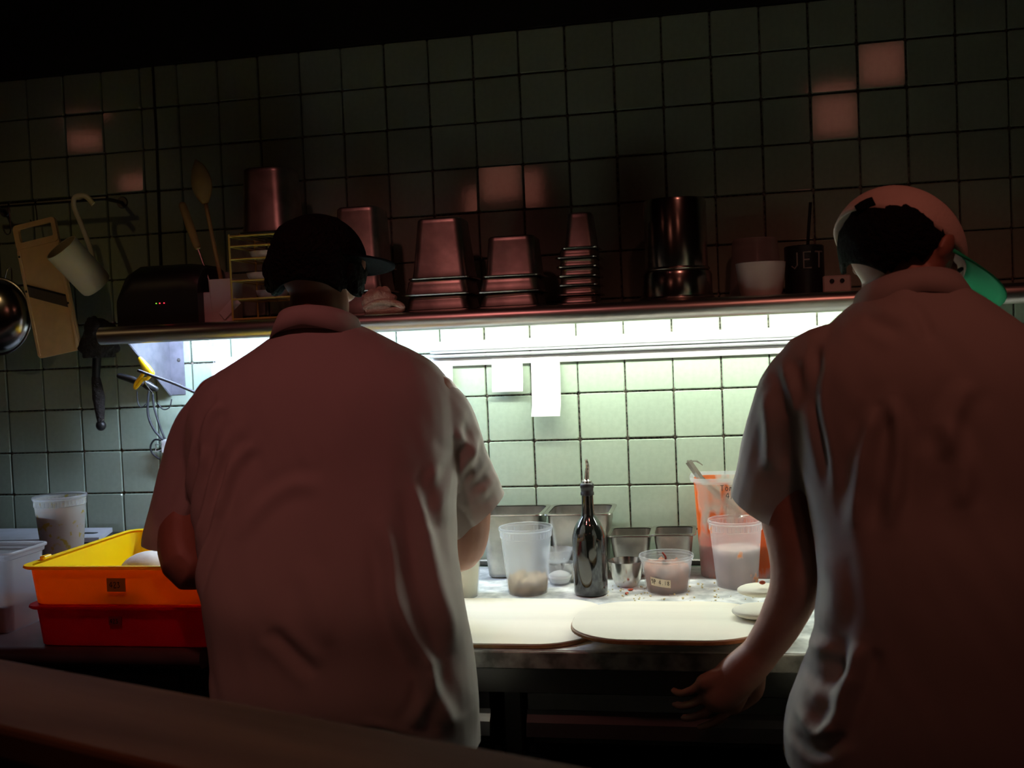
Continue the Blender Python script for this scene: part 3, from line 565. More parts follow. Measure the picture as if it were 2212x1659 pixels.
# yellow-handled knife, plugs and cords by the bracket
t = thing('yellow_scissors', 'yellow handled kitchen shears hanging on the bracket edge among black cords', 'scissors', tuple(at(318, 800, -.19)))
o_ = Vector(at(318, 800, -.19))
mesh('grip', limb([tuple(Vector(at(303, 776, -.2)) - o_), tuple(Vector(at(316, 794, -.2)) - o_), tuple(Vector(at(326, 806, -.2)) - o_)], [.006, .010, .009], 12), M['yellowpl'], t, smooth=True)
mesh('finger_loop', tube([tuple(Vector(at(*q, -.2)) - o_) for q in ((326, 808), (318, 818), (308, 820), (300, 830), (292, 838), (294, 828), (306, 812), (314, 800))], .0045, 8), M['yellowpl'], t, smooth=True)
mesh('shear_blade', tube([tuple(Vector(at(*q, -.2)) - o_) for q in ((310, 818), (318, 835), (330, 850))], .004, 6, 4, .35), M['steel'], t)
def cord(pts, r, label, m='rubber2', Y=-.12):
    o = mesh('power_cord', tube([tuple(at(x, y, Y + (q[0] if q else 0))) for x, y, *q in pts], r, 8), M[m], smooth=True); return setp(o, label, 'cord')
cord([(298, 800, -.1), (330, 812, -.1), (370, 826, -.08), (415, 845, -.06), (450, 860, -.06)], .0036, 'thick black cord stretched from the bracket to behind the left cook', Y=-.12)
cord([(322, 842), (319, 880), (322, 905), (334, 930), (352, 950)], .0032, 'grey black cord hanging straight down the tiles beside the left cook\'s arm', Y=-.05)
cord([(330, 850), (333, 880), (345, 920), (356, 948)], .0028, 'black cord slanting down toward the binder clip', Y=-.04)
cord([(296, 845), (298, 870), (306, 880), (316, 872)], .0016, 'thin black cord loop below the black plug', Y=-.06)
cord([(340, 870), (352, 884), (366, 880), (371, 862)], .0016, 'thin black cord loop under the steel bracket', Y=-.04)
cord([(350, 952), (334, 950), (325, 965), (330, 980), (345, 992)], .0024, 'dark curl of cord around the binder clip', Y=-.03)
o = thing('plug', 'black plug and adapter tangle on the bracket edge', 'plug', tuple(at(310, 828, -.19)))
ob = Vector(at(310, 828, -.19))
mesh('plug_body', limb([tuple(Vector(at(*q, -.19)) - ob) for q in ((258, 812), (285, 820), (305, 828))], [.007, .009, .007], 10), M['rubber'], o, smooth=True)
mesh('adapter', limb([tuple(Vector(at(*q, -.18)) - ob) for q in ((302, 822), (322, 834), (336, 840))], [.009, .011, .007], 10), M['rubber'], o, smooth=True)
cc = Vector(at(342, 967, -.02)); o = mesh('binder_clip', xf(tube([(.008, 0, .006), (.004, 0, .007), (-.006, 0, .010), (-.008, 0, .006), (-.006, 0, 0), (-.008, 0, -.006), (-.006, 0, -.010), (.004, 0, -.007), (.008, 0, -.006)], .0011, 6, 4), (0, 0, 0)), M['whitepl'], None, tuple(cc)); setp(o, 'small white wire clip on the tiles beside the left cook\'s sleeve', 'clip')
cc = at(355, 953, -.03); o = mesh('socket_box', box(-.004, .03, -.02, .018, -.03, .004, .002), M['whitepl'], None, (float(cc[0]), -.021, float(cc[2]))); setp(o, 'white wall socket box mostly hidden behind the left cook\'s sleeve', 'socket')
cc = at(500, 805, -.01); o = thing('wall_plate', 'pale switch plate on the tiles left of the left cook\'s shoulder', 'switch', (float(cc[0]), -.004, float(cc[2])))
mesh('plate', box(-.05, .05, -.006, 0, -.06, .04, .003, 2), M['whitepl'], o); mesh('switch_box', box(-.044, .03, -.03, -.0065, -.05, .018, .003, 2), M['whitepl'], o); mesh('screw', ball((-.044, -.007, .03), (.003, .0015, .003), 8, 5), M['darksteel'], o)
cc = at(447, 746, -.03); o = mesh('hanging_tape', tube([(-.012, 0, .008), (0, 0, -.001), (.010, -.002, -.006), (.012, 0, .004), (.006, 0, .008)], .0028, 8, 5, .5), M['whitepl'], None, (float(cc[0]), -.03, float(cc[2]) + .006), smooth=True); setp(o, 'little curl of white tape under the shelf by the bracket', 'tape')

# ------------------------------------------------------------------ left counter objects
q = [Vector(atz(*p, 1.045)) for p in ((275, 1132), (240, 1162), (-60, 1173), (-10, 1147))]
q[0].y = min(q[0].y, -.02); q[0] = Vector((-.02, -.03, 1.03)); q[1] = Vector((.03, -.17, 1.03)); q[2] = Vector((-.36, -.215, 1.03)); q[3] = Vector((-.36, -.03, 1.03))
cbz = 1.028
cb = thing('cutting_board', 'pale blue white cutting board with handle slot lying in the left corner', 'cutting board', (-.17, -.11, cbz))
o = mesh('board', loft([[(p.x + .17, p.y + .11, 0) for p in q], [(p.x + .17, p.y + .11, .011) for p in q]]), M['cutb'], cb)
mesh('handle_slot', loft([[(x_ + .135, y_ + .0, .0112) for x_, y_, _ in rrect(.045, .02, .009, 0)], [(x_ + .135, y_, .0118) for x_, y_, _ in rrect(.045, .02, .009, 0)]]), M['rubber'], cb)
def quart(label, loc, R0=.059, R1=.044, H_=.145, m='deli', group='clear deli containers', rib=True):
    t = thing('deli_container', label, 'container', loc, 0, group); hb = H_ * .84
    mesh('container_body', lathe([(.001, .003), (R1 * .9, .003), (R1 * .97, 0), (R1, .003), (R1 + (R0 - R1) * .72, hb), (R1 + (R0 - R1) * .72 + .0018, hb + .001)], 44), M[m], t, smooth=True, ang=40)
    mesh('collar', lathe([(R1 + (R0 - R1) * .72 + .0018, hb + .001), (R0 - .0025, H_ - .006)], 44), M[m], t, smooth=True)
    mesh('rim', lathe([(R0 - .003, H_ - .007), (R0, H_ - .007), (R0 + .0008, H_ - .003), (R0 - .0005, H_), (R0 - .003, H_)], 44), M['deli'], t, smooth=True)
    if rib:
        ra = R1 + (R0 - R1) * .78
        mesh('ribs', join(*[box(-.0006, .0006, -.001, .0006, 0, H_ * .08, 0) if False else xf(box(-.0007, .0007, -.0012, .0, 0, H_ * .075), (ra * math.cos(a), ra * math.sin(a), hb + .002), Matrix.Rotation(a + PI / 2, 3, 'Z')) for a in [2 * PI * k / 40 for k in range(40)]]), M['deli'], t)['kind'] = 'stuff'
    return t
def fill(label, cat, loc, r0, r1, h, m, name, lump=.004, seed=1, grp=None):
    rings = [circ(r0 * .6, .0), circ(r0, .0)] + [circ(r0 + (r1 - r0) * k / 4, h * k / 4) for k in range(1, 5)]
    n = 40; top = []
    for s in (.93, .75, .5, .25, .05):
        top.append([(r1 * s * math.cos(2 * PI * i / n), r1 * s * math.sin(2 * PI * i / n), h + lump * (noise.noise(Vector((s * 4, i * .9, seed))) + .4)) for i in range(n)])
    for k in (3, 4):
        rings[k] = [(x, y, z + lump * noise.noise(Vector((i * .7, seed, k)))) for i, (x, y, z) in enumerate(rings[k])]
    o = mesh(name, loft(rings + top), m, None, loc, smooth=True); setp(o, label, cat, kind='stuff'); return o
# quart with printed spots at left
c = at(129, 1075, -.355); Lq = (float(c[0]), -.355, 1.0272)
quart('tall deli cup printed with yellow spots by the pale cutting board', Lq, m='deli_sp')
fill('dim brown food inside the spotted deli cup', 'food', (Lq[0], Lq[1], Lq[2] + .0045), .0405, .050, .10, M['stew'], 'cup_contents', .006, 4)
# left tub
tb = thing('clear_tub', 'clear square tub at the left frame edge beside the dough trays', 'tub', (.060, -.590, CZ + .0005))
mesh('tub_body', loft([rrect(.13, .11, .02, 0), rrect(.150, .13, .022, .148), rrect(.156, .136, .022, .150), rrect(.158, .138, .022, .161)], True, False), M['tub'], tb, smooth=True, ang=50)
mesh('rim', loft([rrect(.158, .138, .022, .157), rrect(.164, .144, .022, .159), rrect(.164, .144, .022, .164), rrect(.158, .138, .022, .165)], False, False), M['tub'], tb, smooth=True)
o = mesh('tub_contents', loft([rrect(.125, .105, .018, .003), rrect(.134, .113, .018, .055)]), M['stew'], None, (.060, -.590, CZ + .0005)); setp(o, 'orange brown stew in the bottom of the square tub at the left edge', 'food', kind='stuff')
# dough trays
def tray(name, label, x0, x1, y0, y1, z0, z1, m):
    W_, D_ = x1 - x0, y1 - y0; cx, cy = (x0 + x1) / 2, (y0 + y1) / 2; H_ = z1 - z0
    t = thing(name, label, 'tray', (cx, cy, z0), 0, 'stacked dough trays'); b = .035
    mesh('tray_body', loft([rrect(W_ - b - .01, D_ - b - .01, .02, 0), rrect(W_ - b, D_ - b, .025, .003), rrect(W_ - b + .012, D_ - b + .012, .025, H_ - .004), rrect(W_ - b + .008, D_ - b + .008, .025, H_ - .004), rrect(W_ - b - .004, D_ - b - .004, .025, .006), rrect(W_ - b - .02, D_ - b - .02, .02, .004)], True, True), m, t, smooth=True, ang=50)
    mesh('rim', loft([rrect(W_ - b + .010, D_ - b + .010, .025, H_ - .006), rrect(W_ - .006, D_ - .006, .03, H_ - .006), rrect(W_, D_, .03, H_ - .003), rrect(W_ - .002, D_ - .002, .03, H_ + .001), rrect(W_ - b + .008, D_ - b + .008, .025, H_)], False, False), m, t, smooth=True, ang=60)
    for sx in (-1, 1): mesh('stacking_lug', box(sx * (W_ / 2 - .012) - .006, sx * (W_ / 2 - .012) + .006, -.14, -.115, H_ + .0012, H_ + .008, .002), m, t)
    return t
ty = tray('dough_tray', 'upper yellow plastic dough tray lying on the red one', .226, .84, -.750, -.345, 1.0135, 1.090, M['tray_y'])
tr = tray('dough_tray', 'lower red plastic dough tray under the yellow one', .230, .836, -.745, -.350, CZ + .0005, 1.0125, M['tray_r'])
lab = mesh('tape_label', box(-.0185, .0195, -.0014, 0, -.012, .0135), M['tape_o'], ty, (float(at(254, 1274, -.735)[0]) - ty.location.x, -.1915, .040)); lab['label'] = 'masking tape label marked 423'
write(lab, '423', -.0125, -.004, .0105, lambda x, z: (x, -.0018, z), M['ink'], .0005, .75)
lab = mesh('tape_label', box(-.013, .013, -.0012, 0, -.008, .008), mat('tape_on_red', (.30, .02, .02), .6), tr, (float(at(248, 1335, -.735)[0]) - tr.location.x, -.1865, .052)); write(lab, '423', -.010, -.004, .008, lambda x, z: (x, -.0016, z), M['ink'], .0005, .75)
for k, (x, y, lb) in enumerate(((float(atz(365, 1215, 1.06)[0]) + .0, -.64, 'round white dough ball in the front of the yellow tray'), (.62, -.63, 'dough ball in the yellow tray hidden behind the left cook, front row'), (.47, -.47, 'dough ball in the yellow tray hidden behind the left cook, middle'), (.68, -.46, 'dough ball in the yellow tray hidden behind the left cook, right end'))):
    o = mesh('dough_ball', ball((0, 0, .030), (.058, .056, .038), 28, 16), M['dough'], None, (x, y, .9825), smooth=True); setp(o, lb, 'dough', 'dough balls in the yellow tray')
    o.location.z = 1.0295

# ------------------------------------------------------------------ right counter objects
def Zp(px, py): p = atz(px, py, CZ); return (float(p[0]), float(p[1]), CZ + .0005)
p = Zp(1133, 1290)
L1 = (p[0], p[1] + .046, CZ + .0005); quart('tall empty looking clear quart tub with tan grains left of the oil bottle', L1)
fill('tan crumbly grains in the bottom of the clear quart tub', 'food', (L1[0], L1[1], CZ + .0005 + .0045), .0415, .0435, .022, M['grain'], 'grains', .02, 2)
p = Zp(1594, 1275); L2 = (p[0], p[1] + .044, CZ + .0005); quart('tall stained clear quart tub in front of the sauce bucket', L2, m='deli_st')
fill('greyish pink marinade filling the stained quart tub', 'food', (L2[0], L2[1], CZ + .0005 + .0045), .0415, .0475, .078, M['marin'], 'marinade', .003, 6)
# half hidden cream tub
p = Zp(1000, 1300); L3 = (p[0] - .022, p[1] + .05, CZ + .0005); quart('tall tub of pale cream half hidden behind the left cook\'s elbow', L3)
fill('pale yellow cream inside the tall tub behind the left cook\'s elbow', 'food', (L3[0], L3[1], CZ + .005), .0415, .052, .112, M['cream'], 'cream', .001, 3)
# 8 oz with label
p = Zp(1440, 1286); L4 = (p[0], p[1] + .046, CZ + .0005)
t8 = quart('short deli container of braised meat with a handwritten tape label', L4, R0=.0585, R1=.045, H_=.078, rib=False)
fill('brown shredded braised meat in the short labelled container', 'food', (L4[0], L4[1], CZ + .005), .0425, .048, .042, M['meat'], 'braised_meat', .022, 8)
o = mesh('chili_strip', tube([(0, 0, 0), (-.006, .002, .010), (-.003, .0, .024), (-.010, .004, .034)], .0022, 7), M['chili'], None, (L4[0] + .002, L4[1] - .004, CZ + .048), smooth=True); setp(o, 'dark red dried chili strip standing up in the braised meat', 'chili')
rl = .0505
def lf(x, z): a = -1.05 + x / rl; r = .0455 + (z / .078) * .0098 + .0004; return (r * math.sin(a + .45), -r * math.cos(a + .45), z)
xs_ = np.linspace(-.006, .040, 9)
V = [lf(x, .037 - .12 * (x - 0) ) for x in xs_] + [lf(x, .019 - .10 * x) for x in xs_]
tp_ = mesh('tape_label', (V, [[k, k + 1, 10 + k, 9 + k] for k in range(8)]), M['tape'], t8); tp_['label'] = 'tan masking tape label marked SP 4.18'
def lf2(x, z): q = lf(x, z - .1 * x); return (q[0] * 1.012, q[1] * 1.012, q[2])
write(tp_, 'SP 4.18', -.003, .0245, .0082, lf2, M['ink'], .00045, .72)
# oil bottle
p = Zp(1273, 1292); ob = thing('oil_bottle', 'dark glass oil bottle with steel pourer in the middle of the counter', 'bottle', (p[0], p[1] + .036, CZ + .0005))
R_ = .0365
mesh('bottle_body', lathe([(.001, .004), (.022, .004), (.03, 0), (R_ - .001, .003), (R_, .008), (R_, .118), (R_ - .001, .128), (R_ - .005, .142), (.025, .156), (.016, .168), (.0138, .176), (.0128, .2), (.0126, .214)], 48), M['darkglass'], ob, smooth=True, ang=50)
mesh('neck_band', lathe([(.0128, .213), (.0146, .214), (.0146, .219), (.0132, .221), (.0135, .228), (.0148, .23), (.0148, .237), (.012, .24), (.001, .24)], 32), M['rubber'], ob, smooth=True, ang=50)
mesh('pourer', join(lathe([(.001, .24), (.011, .24), (.0105, .244), (.006, .246), (.004, .25), (.001, .25)], 20), tube([(0, 0, .246), (.001, 0, .262), (.003, -.002, .276), (.001, -.006, .291)], [.0052, .005, .0046, .004, .0036, .003], 10)), M['steel'], ob, smooth=True, ang=50)
# glass bowl with salt, steel cups
p = Zp(1203, 1268); gb = mesh('glass_bowl', bowlvf(.022, .034, .048, .002), M['glass'], None, (p[0] + .003, p[1] + .03, CZ + .0005), smooth=True, ang=50); setp(gb, 'tiny clear glass bowl of white salt between quart tub and bottle', 'bowl')
o = mesh('salt', lathe([(.001, .004), (.020, .004), (.027, .02), (.015, .027), (.001, .031)], 28), M['flour'], None, (p[0] + .003, p[1] + .03, CZ + .0005), smooth=True); setp(o, 'white salt heaped in the tiny glass bowl', 'salt', kind='stuff')
for k, lb in enumerate(('tiny glass bowl nested above the salt bowl behind the quart tub',)):
    gb2 = mesh('glass_bowl', bowlvf(.022, .036, .030, .002), M['glass'], None, (p[0] - .0, p[1] + .032, CZ + .0005 + .049), smooth=True, ang=50); setp(gb2, lb, 'bowl')
p = Zp(1240, 1260); o = mesh('steel_cup', bowlvf(.022, .035, .045, .0015), M['shine'], None, (p[0], p[1] + .03, CZ + .0005), smooth=True, ang=50); setp(o, 'small steel cup mostly hidden behind the oil bottle', 'cup', 'small steel bowls')
p = Zp(1352, 1272); o = mesh('steel_cup', bowlvf(.024, .041, .056, .0015), M['shine'], None, (p[0], p[1] + .032, CZ + .0005), smooth=True, ang=50); setp(o, 'shiny small steel bowl just right of the oil bottle', 'bowl', 'small steel bowls')
# sauce bucket with ladle
bc = thing('sauce_bucket', 'large translucent bucket smeared with tomato sauce left of the right cook', 'bucket', (1.600, -.094, CZ + .0005))
bw, bd = .222, .13
mesh('bucket_body', loft([rrect(bw * .88, bd * .88, .03, 0), rrect(bw * .9, bd * .9, .032, .004), rrect(bw * .985, bd * .985, .035, .218)], True, False), M['bucket'], bc, smooth=True, ang=50)
mesh('rim', loft([rrect(bw * .985, bd * .985, .035, .216), rrect(bw * 1.06, bd * 1.06, .04, .217), rrect(bw * 1.07, bd * 1.07, .04, .223), rrect(bw * 1.06, bd * 1.06, .04, .226), rrect(bw * .985, bd * .985, .035, .212)], False, False), M['deli'], bc, smooth=True, ang=60)
yf = -bd * .985 / 2 - .0006
tx = -.021 + float(at(1577, 1048, -.17)[0]) - 1.600; tz = float(at(1577, 1056, -.17)[2]) - CZ + .0005
ft = lambda x, z: (x, yf - .0004 + (.218 - z) * .026, z)
write(bc, 'Tom', tx, .198, .0125, ft, M['ink'], .0007, .8); write(bc, '4/1', tx + .012, .181, .0125, ft, M['ink'], .0007, .7)
o = mesh('tomato_sauce', loft([rrect(bw * .86, bd * .86, .028, .005), rrect(bw * .90, bd * .90, .03, .072)]), M['sauce'], None, (1.600, -.094, CZ + .0005)); setp(o, 'dark red tomato sauce filling the bottom of the bucket', 'sauce', kind='stuff')
lb0 = Vector(at(1514, 1035, -.12)); lb1 = Vector(at(1487, 997, -.12)); lb2 = Vector(at(1512, 1000, -.115))
ld = thing('ladle', 'steel ladle with bent handle leaning in the sauce bucket', 'ladle', tuple(lb0))
dn = (lb0 - lb1).normalized()
mesh('ladle_handle', tube([tuple(lb0 - lb0 + dn * .10 + Vector((.03, 0, 0))), (0, 0, 0), tuple(lb1 - lb0)], .0075, 4, 0, .18, up=(0, 1, 0)), M['shine'], ld)
mesh('ladle_hook', loft([[tuple(lb1 - lb0 + Vector((-.004, -.006, .0))), tuple(lb1 - lb0 + Vector((-.004, .008, .0))), tuple(lb1 - lb0 + Vector((-.003, .008, .003))), tuple(lb1 - lb0 + Vector((-.003, -.006, .003)))], [tuple(lb2 - lb0 + Vector((-.008, -.006, .003))), tuple(lb2 - lb0 + Vector((-.008, .008, .003))), tuple(lb2 - lb0 + Vector((-.006, .008, .006))), tuple(lb2 - lb0 + Vector((-.006, -.006, .006)))], [tuple(lb2 - lb0 + Vector((.006, -.003, -.006))), tuple(lb2 - lb0 + Vector((.006, .003, -.006))), tuple(lb2 - lb0 + Vector((.006, .003, -.004))), tuple(lb2 - lb0 + Vector((.006, -.003, -.004)))]]), M['shine'], ld)
mesh('ladle_bowl', xf(bowlvf(.01, .025, .02, .0015), tuple(dn * .115 + Vector((.035, .0, -.01)))), M['shine'], ld, smooth=True)
# boards
def boardvf(x0, x1, y0, y1, r, n=10): return [(x_ + (x0 + x1) / 2, y_ + (y0 + y1) / 2, 0) for x_, y_, _ in rrect(x1 - x0, y1 - y0, r, 0, n)]
def board(label, x0, x1, y0, y1, z, r, th=.009):
    t = thing('pizza_board', label, 'board', ((x0 + x1) / 2, (y0 + y1) / 2, z), 0, 'thin wooden pizza boards'); o = rrect(x1 - x0, y1 - y0, r, 0, 10)
    i_ = rrect(x1 - x0 - .004, y1 - y0 - .004, r - .002, 0, 10)
    mesh('board_top', loft([[(x, y, th - .0028) for x, y, _ in i_], [(x, y, th) for x, y, _ in i_]]), M['wood'], t)
    mesh('board_core', loft([[(x, y, 0) for x, y, _ in i_], [(x, y, .001) for x, y, _ in o], [(x, y, th - .0035) for x, y, _ in o], [(x, y, th - .0029) for x, y, _ in i_]]), M['board_edge'], t)
    return t
zb2 = CZ + .0300
xa = float(atz(1290, 1370, .941)[0]); board('pale floured wooden board lying partly behind the left cook', .80, xa, -.705, -.372, CZ + .0005, .11)
x0b = float(atz(1233, 1345, .971)[0]); x1b = float(atz(1645, 1345, .971)[0]) + .012; yfb = float(atz(1430, 1383, .971)[1]); ybb = float(atz(1430, 1298, .971)[1])
board('raised rounded wooden board on top right overlapping the other board', x0b, x1b, yfb, ybb, zb2, min(.11, (ybb - yfb) / 2 - .005))
board('thicker board hidden beneath the raised rounded board', x0b + .09, x1b - .05, yfb + .07, ybb - .02, CZ + .0100, .05, .0198)
zb = zb2 + .0095
for k, (px, py, r, lb) in enumerate(((1640, 1332, .052, 'lower flat dough round on the board tip by the right cook\'s arm'), (1640, 1302, .044, 'upper puffy dough round on the board tip by the right cook\'s arm'))):
    q = atz(px, py, zb); o = mesh('dough_round', ball((0, 0, .007), (r, r * .9, .011), 28, 12), M['dough'], None, (float(q[0]) + .004, float(q[1]), zb + k * .014 + .003), smooth=True); setp(o, lb, 'dough', 'flat dough rounds')
o = mesh('herb_bit', ball((0, 0, 0), (.006, .004, .004), 8, 6), M['redbit'], None, (float(q[0]) + .006, float(q[1]) - .02, zb + .043)); setp(o, 'brown bit of topping on the upper dough round', 'topping')
# crumbs
cb_ = []
for k in range(90):
    x, y = random.uniform(1.3, 1.62), random.uniform(-.36, -.19); s = random.uniform(.0008, .0035)
    cb_.append(xf(ball((0, 0, 0), (s, s * random.uniform(.5, 1), s * .6), 6, 4), (x, y, CZ + .0005 + s * .5), Matrix.Rotation(random.random() * 3, 3, 'Z')))
o = mesh('crumbs', join(*cb_), M['crumb']); setp(o, 'yellowish cheese crumbs scattered on the floured counter', 'crumbs', kind='stuff')
for k, (px, py, lb) in enumerate(((1362, 1276, 'larger red pepper flake beside the small steel bowl'), (1354, 1284, 'smaller red pepper flake in front of the small steel bowl'))):
    q = Zp(px, py); o = mesh('pepper_flake', xf(ball((0, 0, 0), (.007, .004, .0025), 8, 6), (0, 0, .002), Matrix.Rotation(.4 + k, 3, 'Z')), M['redbit'], None, q); setp(o, lb, 'pepper', 'red pepper flakes')

# ------------------------------------------------------------------ lanterns behind the camera (reflected in single glazed tiles)
for k, lb in (('c', 'square pink paper lantern hanging behind the viewer, middle'), ('r', 'square pink paper lantern hanging behind the viewer, right'), ('l', 'square pink paper lantern hanging behind the viewer, left')):
    L = LAMP[k]; s = .125 if k != 'l' else .115
    if k == 'l': L = Vector((L.x, L.y, L.z))
    t = thing('paper_lantern', lb, 'lantern', tuple(L), 0, 'pink lanterns in the dining room')
    mesh('shade', box(-s, s, -s * .3, s * .3, -s, s, .01), M['pink'], t)
    for q in (-1, 1): mesh('frame_bar', box(-s - .004, s + .004, -s * .3 - .004, s * .3 + .004, q * s - .006, q * s + .006), M['rubber'], t)
    mesh('cord', tube([(0, 0, s), (0, 0, 3.3 - L.z)], .003, 6, 0), M['rubber'], t)

# ------------------------------------------------------------------ people
def remesh(parts, vox, smooth=3, name='tmp'):
    v, f = join(*parts); me = bpy.data.meshes.new(name); me.from_pydata(v, [], f)
    bm = bmesh.new(); bm.from_mesh(me); bmesh.ops.recalc_face_normals(bm, faces=bm.faces); bm.to_mesh(me); bm.free()
    o = bpy.data.objects.new(name, me); COL.objects.link(o)
    md_ = o.modifiers.new('r', 'REMESH'); md_.mode = 'VOXEL'; md_.voxel_size = vox
    if smooth: s = o.modifiers.new('s', 'SMOOTH'); s.iterations = smooth; s.factor = .5
    dg = bpy.context.evaluated_depsgraph_get(); ev = o.evaluated_get(dg); out = bpy.data.meshes.new_from_object(ev)
    bpy.data.objects.remove(o); return out
def superring(cx, cy, a, b, z, n=40, e=2.5, dz=0, tw=0):
    r = []
    for i in range(n):
        t_ = 2 * PI * i / n; c_, s_ = math.cos(t_), math.sin(t_)
        x = a * math.copysign(abs(c_) ** (2 / e), c_); y = b * math.copysign(abs(s_) ** (2 / e), s_)
        r.append((cx + x * math.cos(tw) - y * math.sin(tw), cy + x * math.sin(tw) + y * math.cos(tw), z + dz * y))
    return r
def torso(rows, shrink=1.0, e=2.5, tw=0):
    rings = []; Ra = np.array(rows, float); yy = np.arange(Ra[0, 0], Ra[-1, 0] + .1, 7.0); D_ = np.stack([np.interp(yy, Ra[:, 0], Ra[:, k]) for k in range(5)], 1)
    for _ in range(3):
        q = D_.copy()
        for k in range(1, 5):
            pad = np.concatenate([2 * D_[0, k] - D_[1:5, k][::-1], D_[:, k], 2 * D_[-1, k] - D_[-5:-1, k][::-1]]); q[:, k] = np.convolve(pad, np.ones(9) / 9, 'valid')
        D_ = q
    rows = D_.tolist()
    for py, xl, xr, Yc, hb in rows:
        a, b = at(xl, py, Yc), at(xr, py, Yc); rings.append(superring((a[0] + b[0]) / 2, Yc, (b[0] - a[0]) / 2 * shrink / (1 if not tw else 1), hb * shrink, (a[2] + b[2]) / 2, 40, e, 0, tw))
    return loft(rings)
def displace(me, folds, Yp, seed, amp=.002, fine=.0):
    n = len(me.vertices); co = np.empty(n * 3); me.vertices.foreach_get('co', co); co = co.reshape(-1, 3)
    no = np.empty(n * 3); me.vertices.foreach_get('normal', no); no = no.reshape(-1, 3)
    h = np.zeros(n)
    for pts, A_, w_ in folds:
        P = np.array([[at(x, y, Yp)[0], at(x, y, Yp)[2]] for x, y in pts]); P = np.array([[v.x, v.y] for v in cr([(p[0], p[1], 0) for p in P], 5)])
        X = co[:, [0, 2]]; best = np.full(n, 9.0); tt = np.zeros(n)
        for k in range(len(P) - 1):
            a, b = P[k], P[k + 1]; ab = b - a; t_ = np.clip(((X - a) @ ab) / max(ab @ ab, 1e-9), 0, 1); d = np.linalg.norm(X - a - t_[:, None] * ab, axis=1)
            m_ = d < best; best[m_] = d[m_]; tt[m_] = (k + t_[m_]) / (len(P) - 1)
        env = np.clip(np.sin(PI * np.clip(tt, 0.02, .98)) * 1.6, 0, 1)
        h += 1.45 * A_ * env * (np.exp(-(best / w_) ** 2) - .45 * np.exp(-((best - 2.1 * w_) / w_) ** 2)) * np.clip(-no[:, 1] + .25, 0, 1)
    for i in range(n):
        p = co[i]; h[i] += amp * noise.noise(Vector((p[0] * 16 + seed, p[1] * 10, p[2] * 5))) + amp * .6 * noise.noise(Vector((p[0] * 34 + p[2] * 14, p[1] * 20 + seed, p[2] * 9)))
    co += no * h[:, None]; me.vertices.foreach_set('co', co.ravel()); me.update()
def cut(me, planes):
    bm = bmesh.new(); bm.from_mesh(me); kill = []
    for f in bm.faces:
        c_ = f.calc_center_median()
        for p, a, tol, rad in planes:
            q = c_ - p
            if abs(q.dot(a)) < tol and q.length < rad and f.normal.dot(a) > .55: kill.append(f); break
    bmesh.ops.delete(bm, geom=kill, context='FACES'); bm.to_mesh(me); bm.free()
def hand(wrist, dirn, palmn, side, curl=.5, s=1.0):
    """palm + five fingers as limbs, side=+1 thumb on +lateral"""
    w_ = Vector(wrist); d = Vector(dirn).normalized(); n = Vector(palmn); n = (n - d * n.dot(d)).normalized(); l = d.cross(n) * side; out = []
    out.append(limb([w_ - d * .01, w_ + d * .04 * s, w_ + d * .075 * s], [.026 * s, .030 * s, .027 * s]))
    for k, (lt, ln, r) in enumerate(((.034, .070, .0080), (.0115, .080, .0084), (-.011, .076, .0080), (-.032, .060, .0074))):
        b = w_ + d * .075 * s + l * lt * s; c = curl + .08 * k; L_ = ln * s
        p1 = b + (d * math.cos(c * .5) + n * math.sin(c * .5) + l * lt * 2) * L_ * .45; p2 = p1 + (d * math.cos(c * 1.4) + n * math.sin(c * 1.4)) * L_ * .32; p3 = p2 + (d * math.cos(c * 2.2) + n * math.sin(c * 2.2)) * L_ * .23
        out.append(limb([b - d * .02, b, p1, p2, p3], [r * 1.1, r * 1.1, r, r * .92, r * .8], 10)); out.append(limb([w_ + d * .02, b], [.016 * s, .012 * s], 10))
    b = w_ + d * .02 * s + l * .022 * s; p1 = b + (d * .6 + l * .7 + n * .25).normalized() * .04 * s; p2 = p1 + (d * .85 + l * .3 + n * .35).normalized() * .032 * s; p3 = p2 + (d * .95 + n * .3).normalized() * .022 * s
    out.append(limb([b, p1, p2, p3], [.014 * s, .0115 * s, .010 * s, .0085 * s], 10)); return out
def headparts(c, R3, s=1.0):
    """R3: matrix whose columns are right, forward(face), up"""
    P = [ball((0, -.012, .012), (.073, .092, .086), 24, 18), ball((0, .03, -.045), (.054, .06, .062), 20, 14), ball((0, .06, -.088), (.026, .026, .02), 14, 10),
         limb([(0, .083, .01), (0, .098, -.012), (0, .106, -.028)], [.008, .010, .013], 10), limb([(-.032, .074, .028), (0, .082, .03), (.032, .074, .028)], [.010, .011, .010], 10),
         ball((-.014, .096, -.032), (.009, .009, .008), 10, 8), ball((.014, .096, -.032), (.009, .009, .008), 10, 8), limb([(-.020, .082, -.055), (0, .090, -.056), (.020, .082, -.055)], [.007, .009, .007], 10),
         ball((-.04, .06, -.012), (.022, .022, .02), 12, 8), ball((.04, .06, -.012), (.022, .022, .02), 12, 8)]
    for q in (-1, 1):
        P.append(ball((q * .080, .004, -.008), (.010, .017, .031), 14, 10)); P.append(ball((q * .090, -.008, .006), (.007, .015, .022), 12, 8))
    return [xf(p, c, R3, (s, s, s)) for p in P]
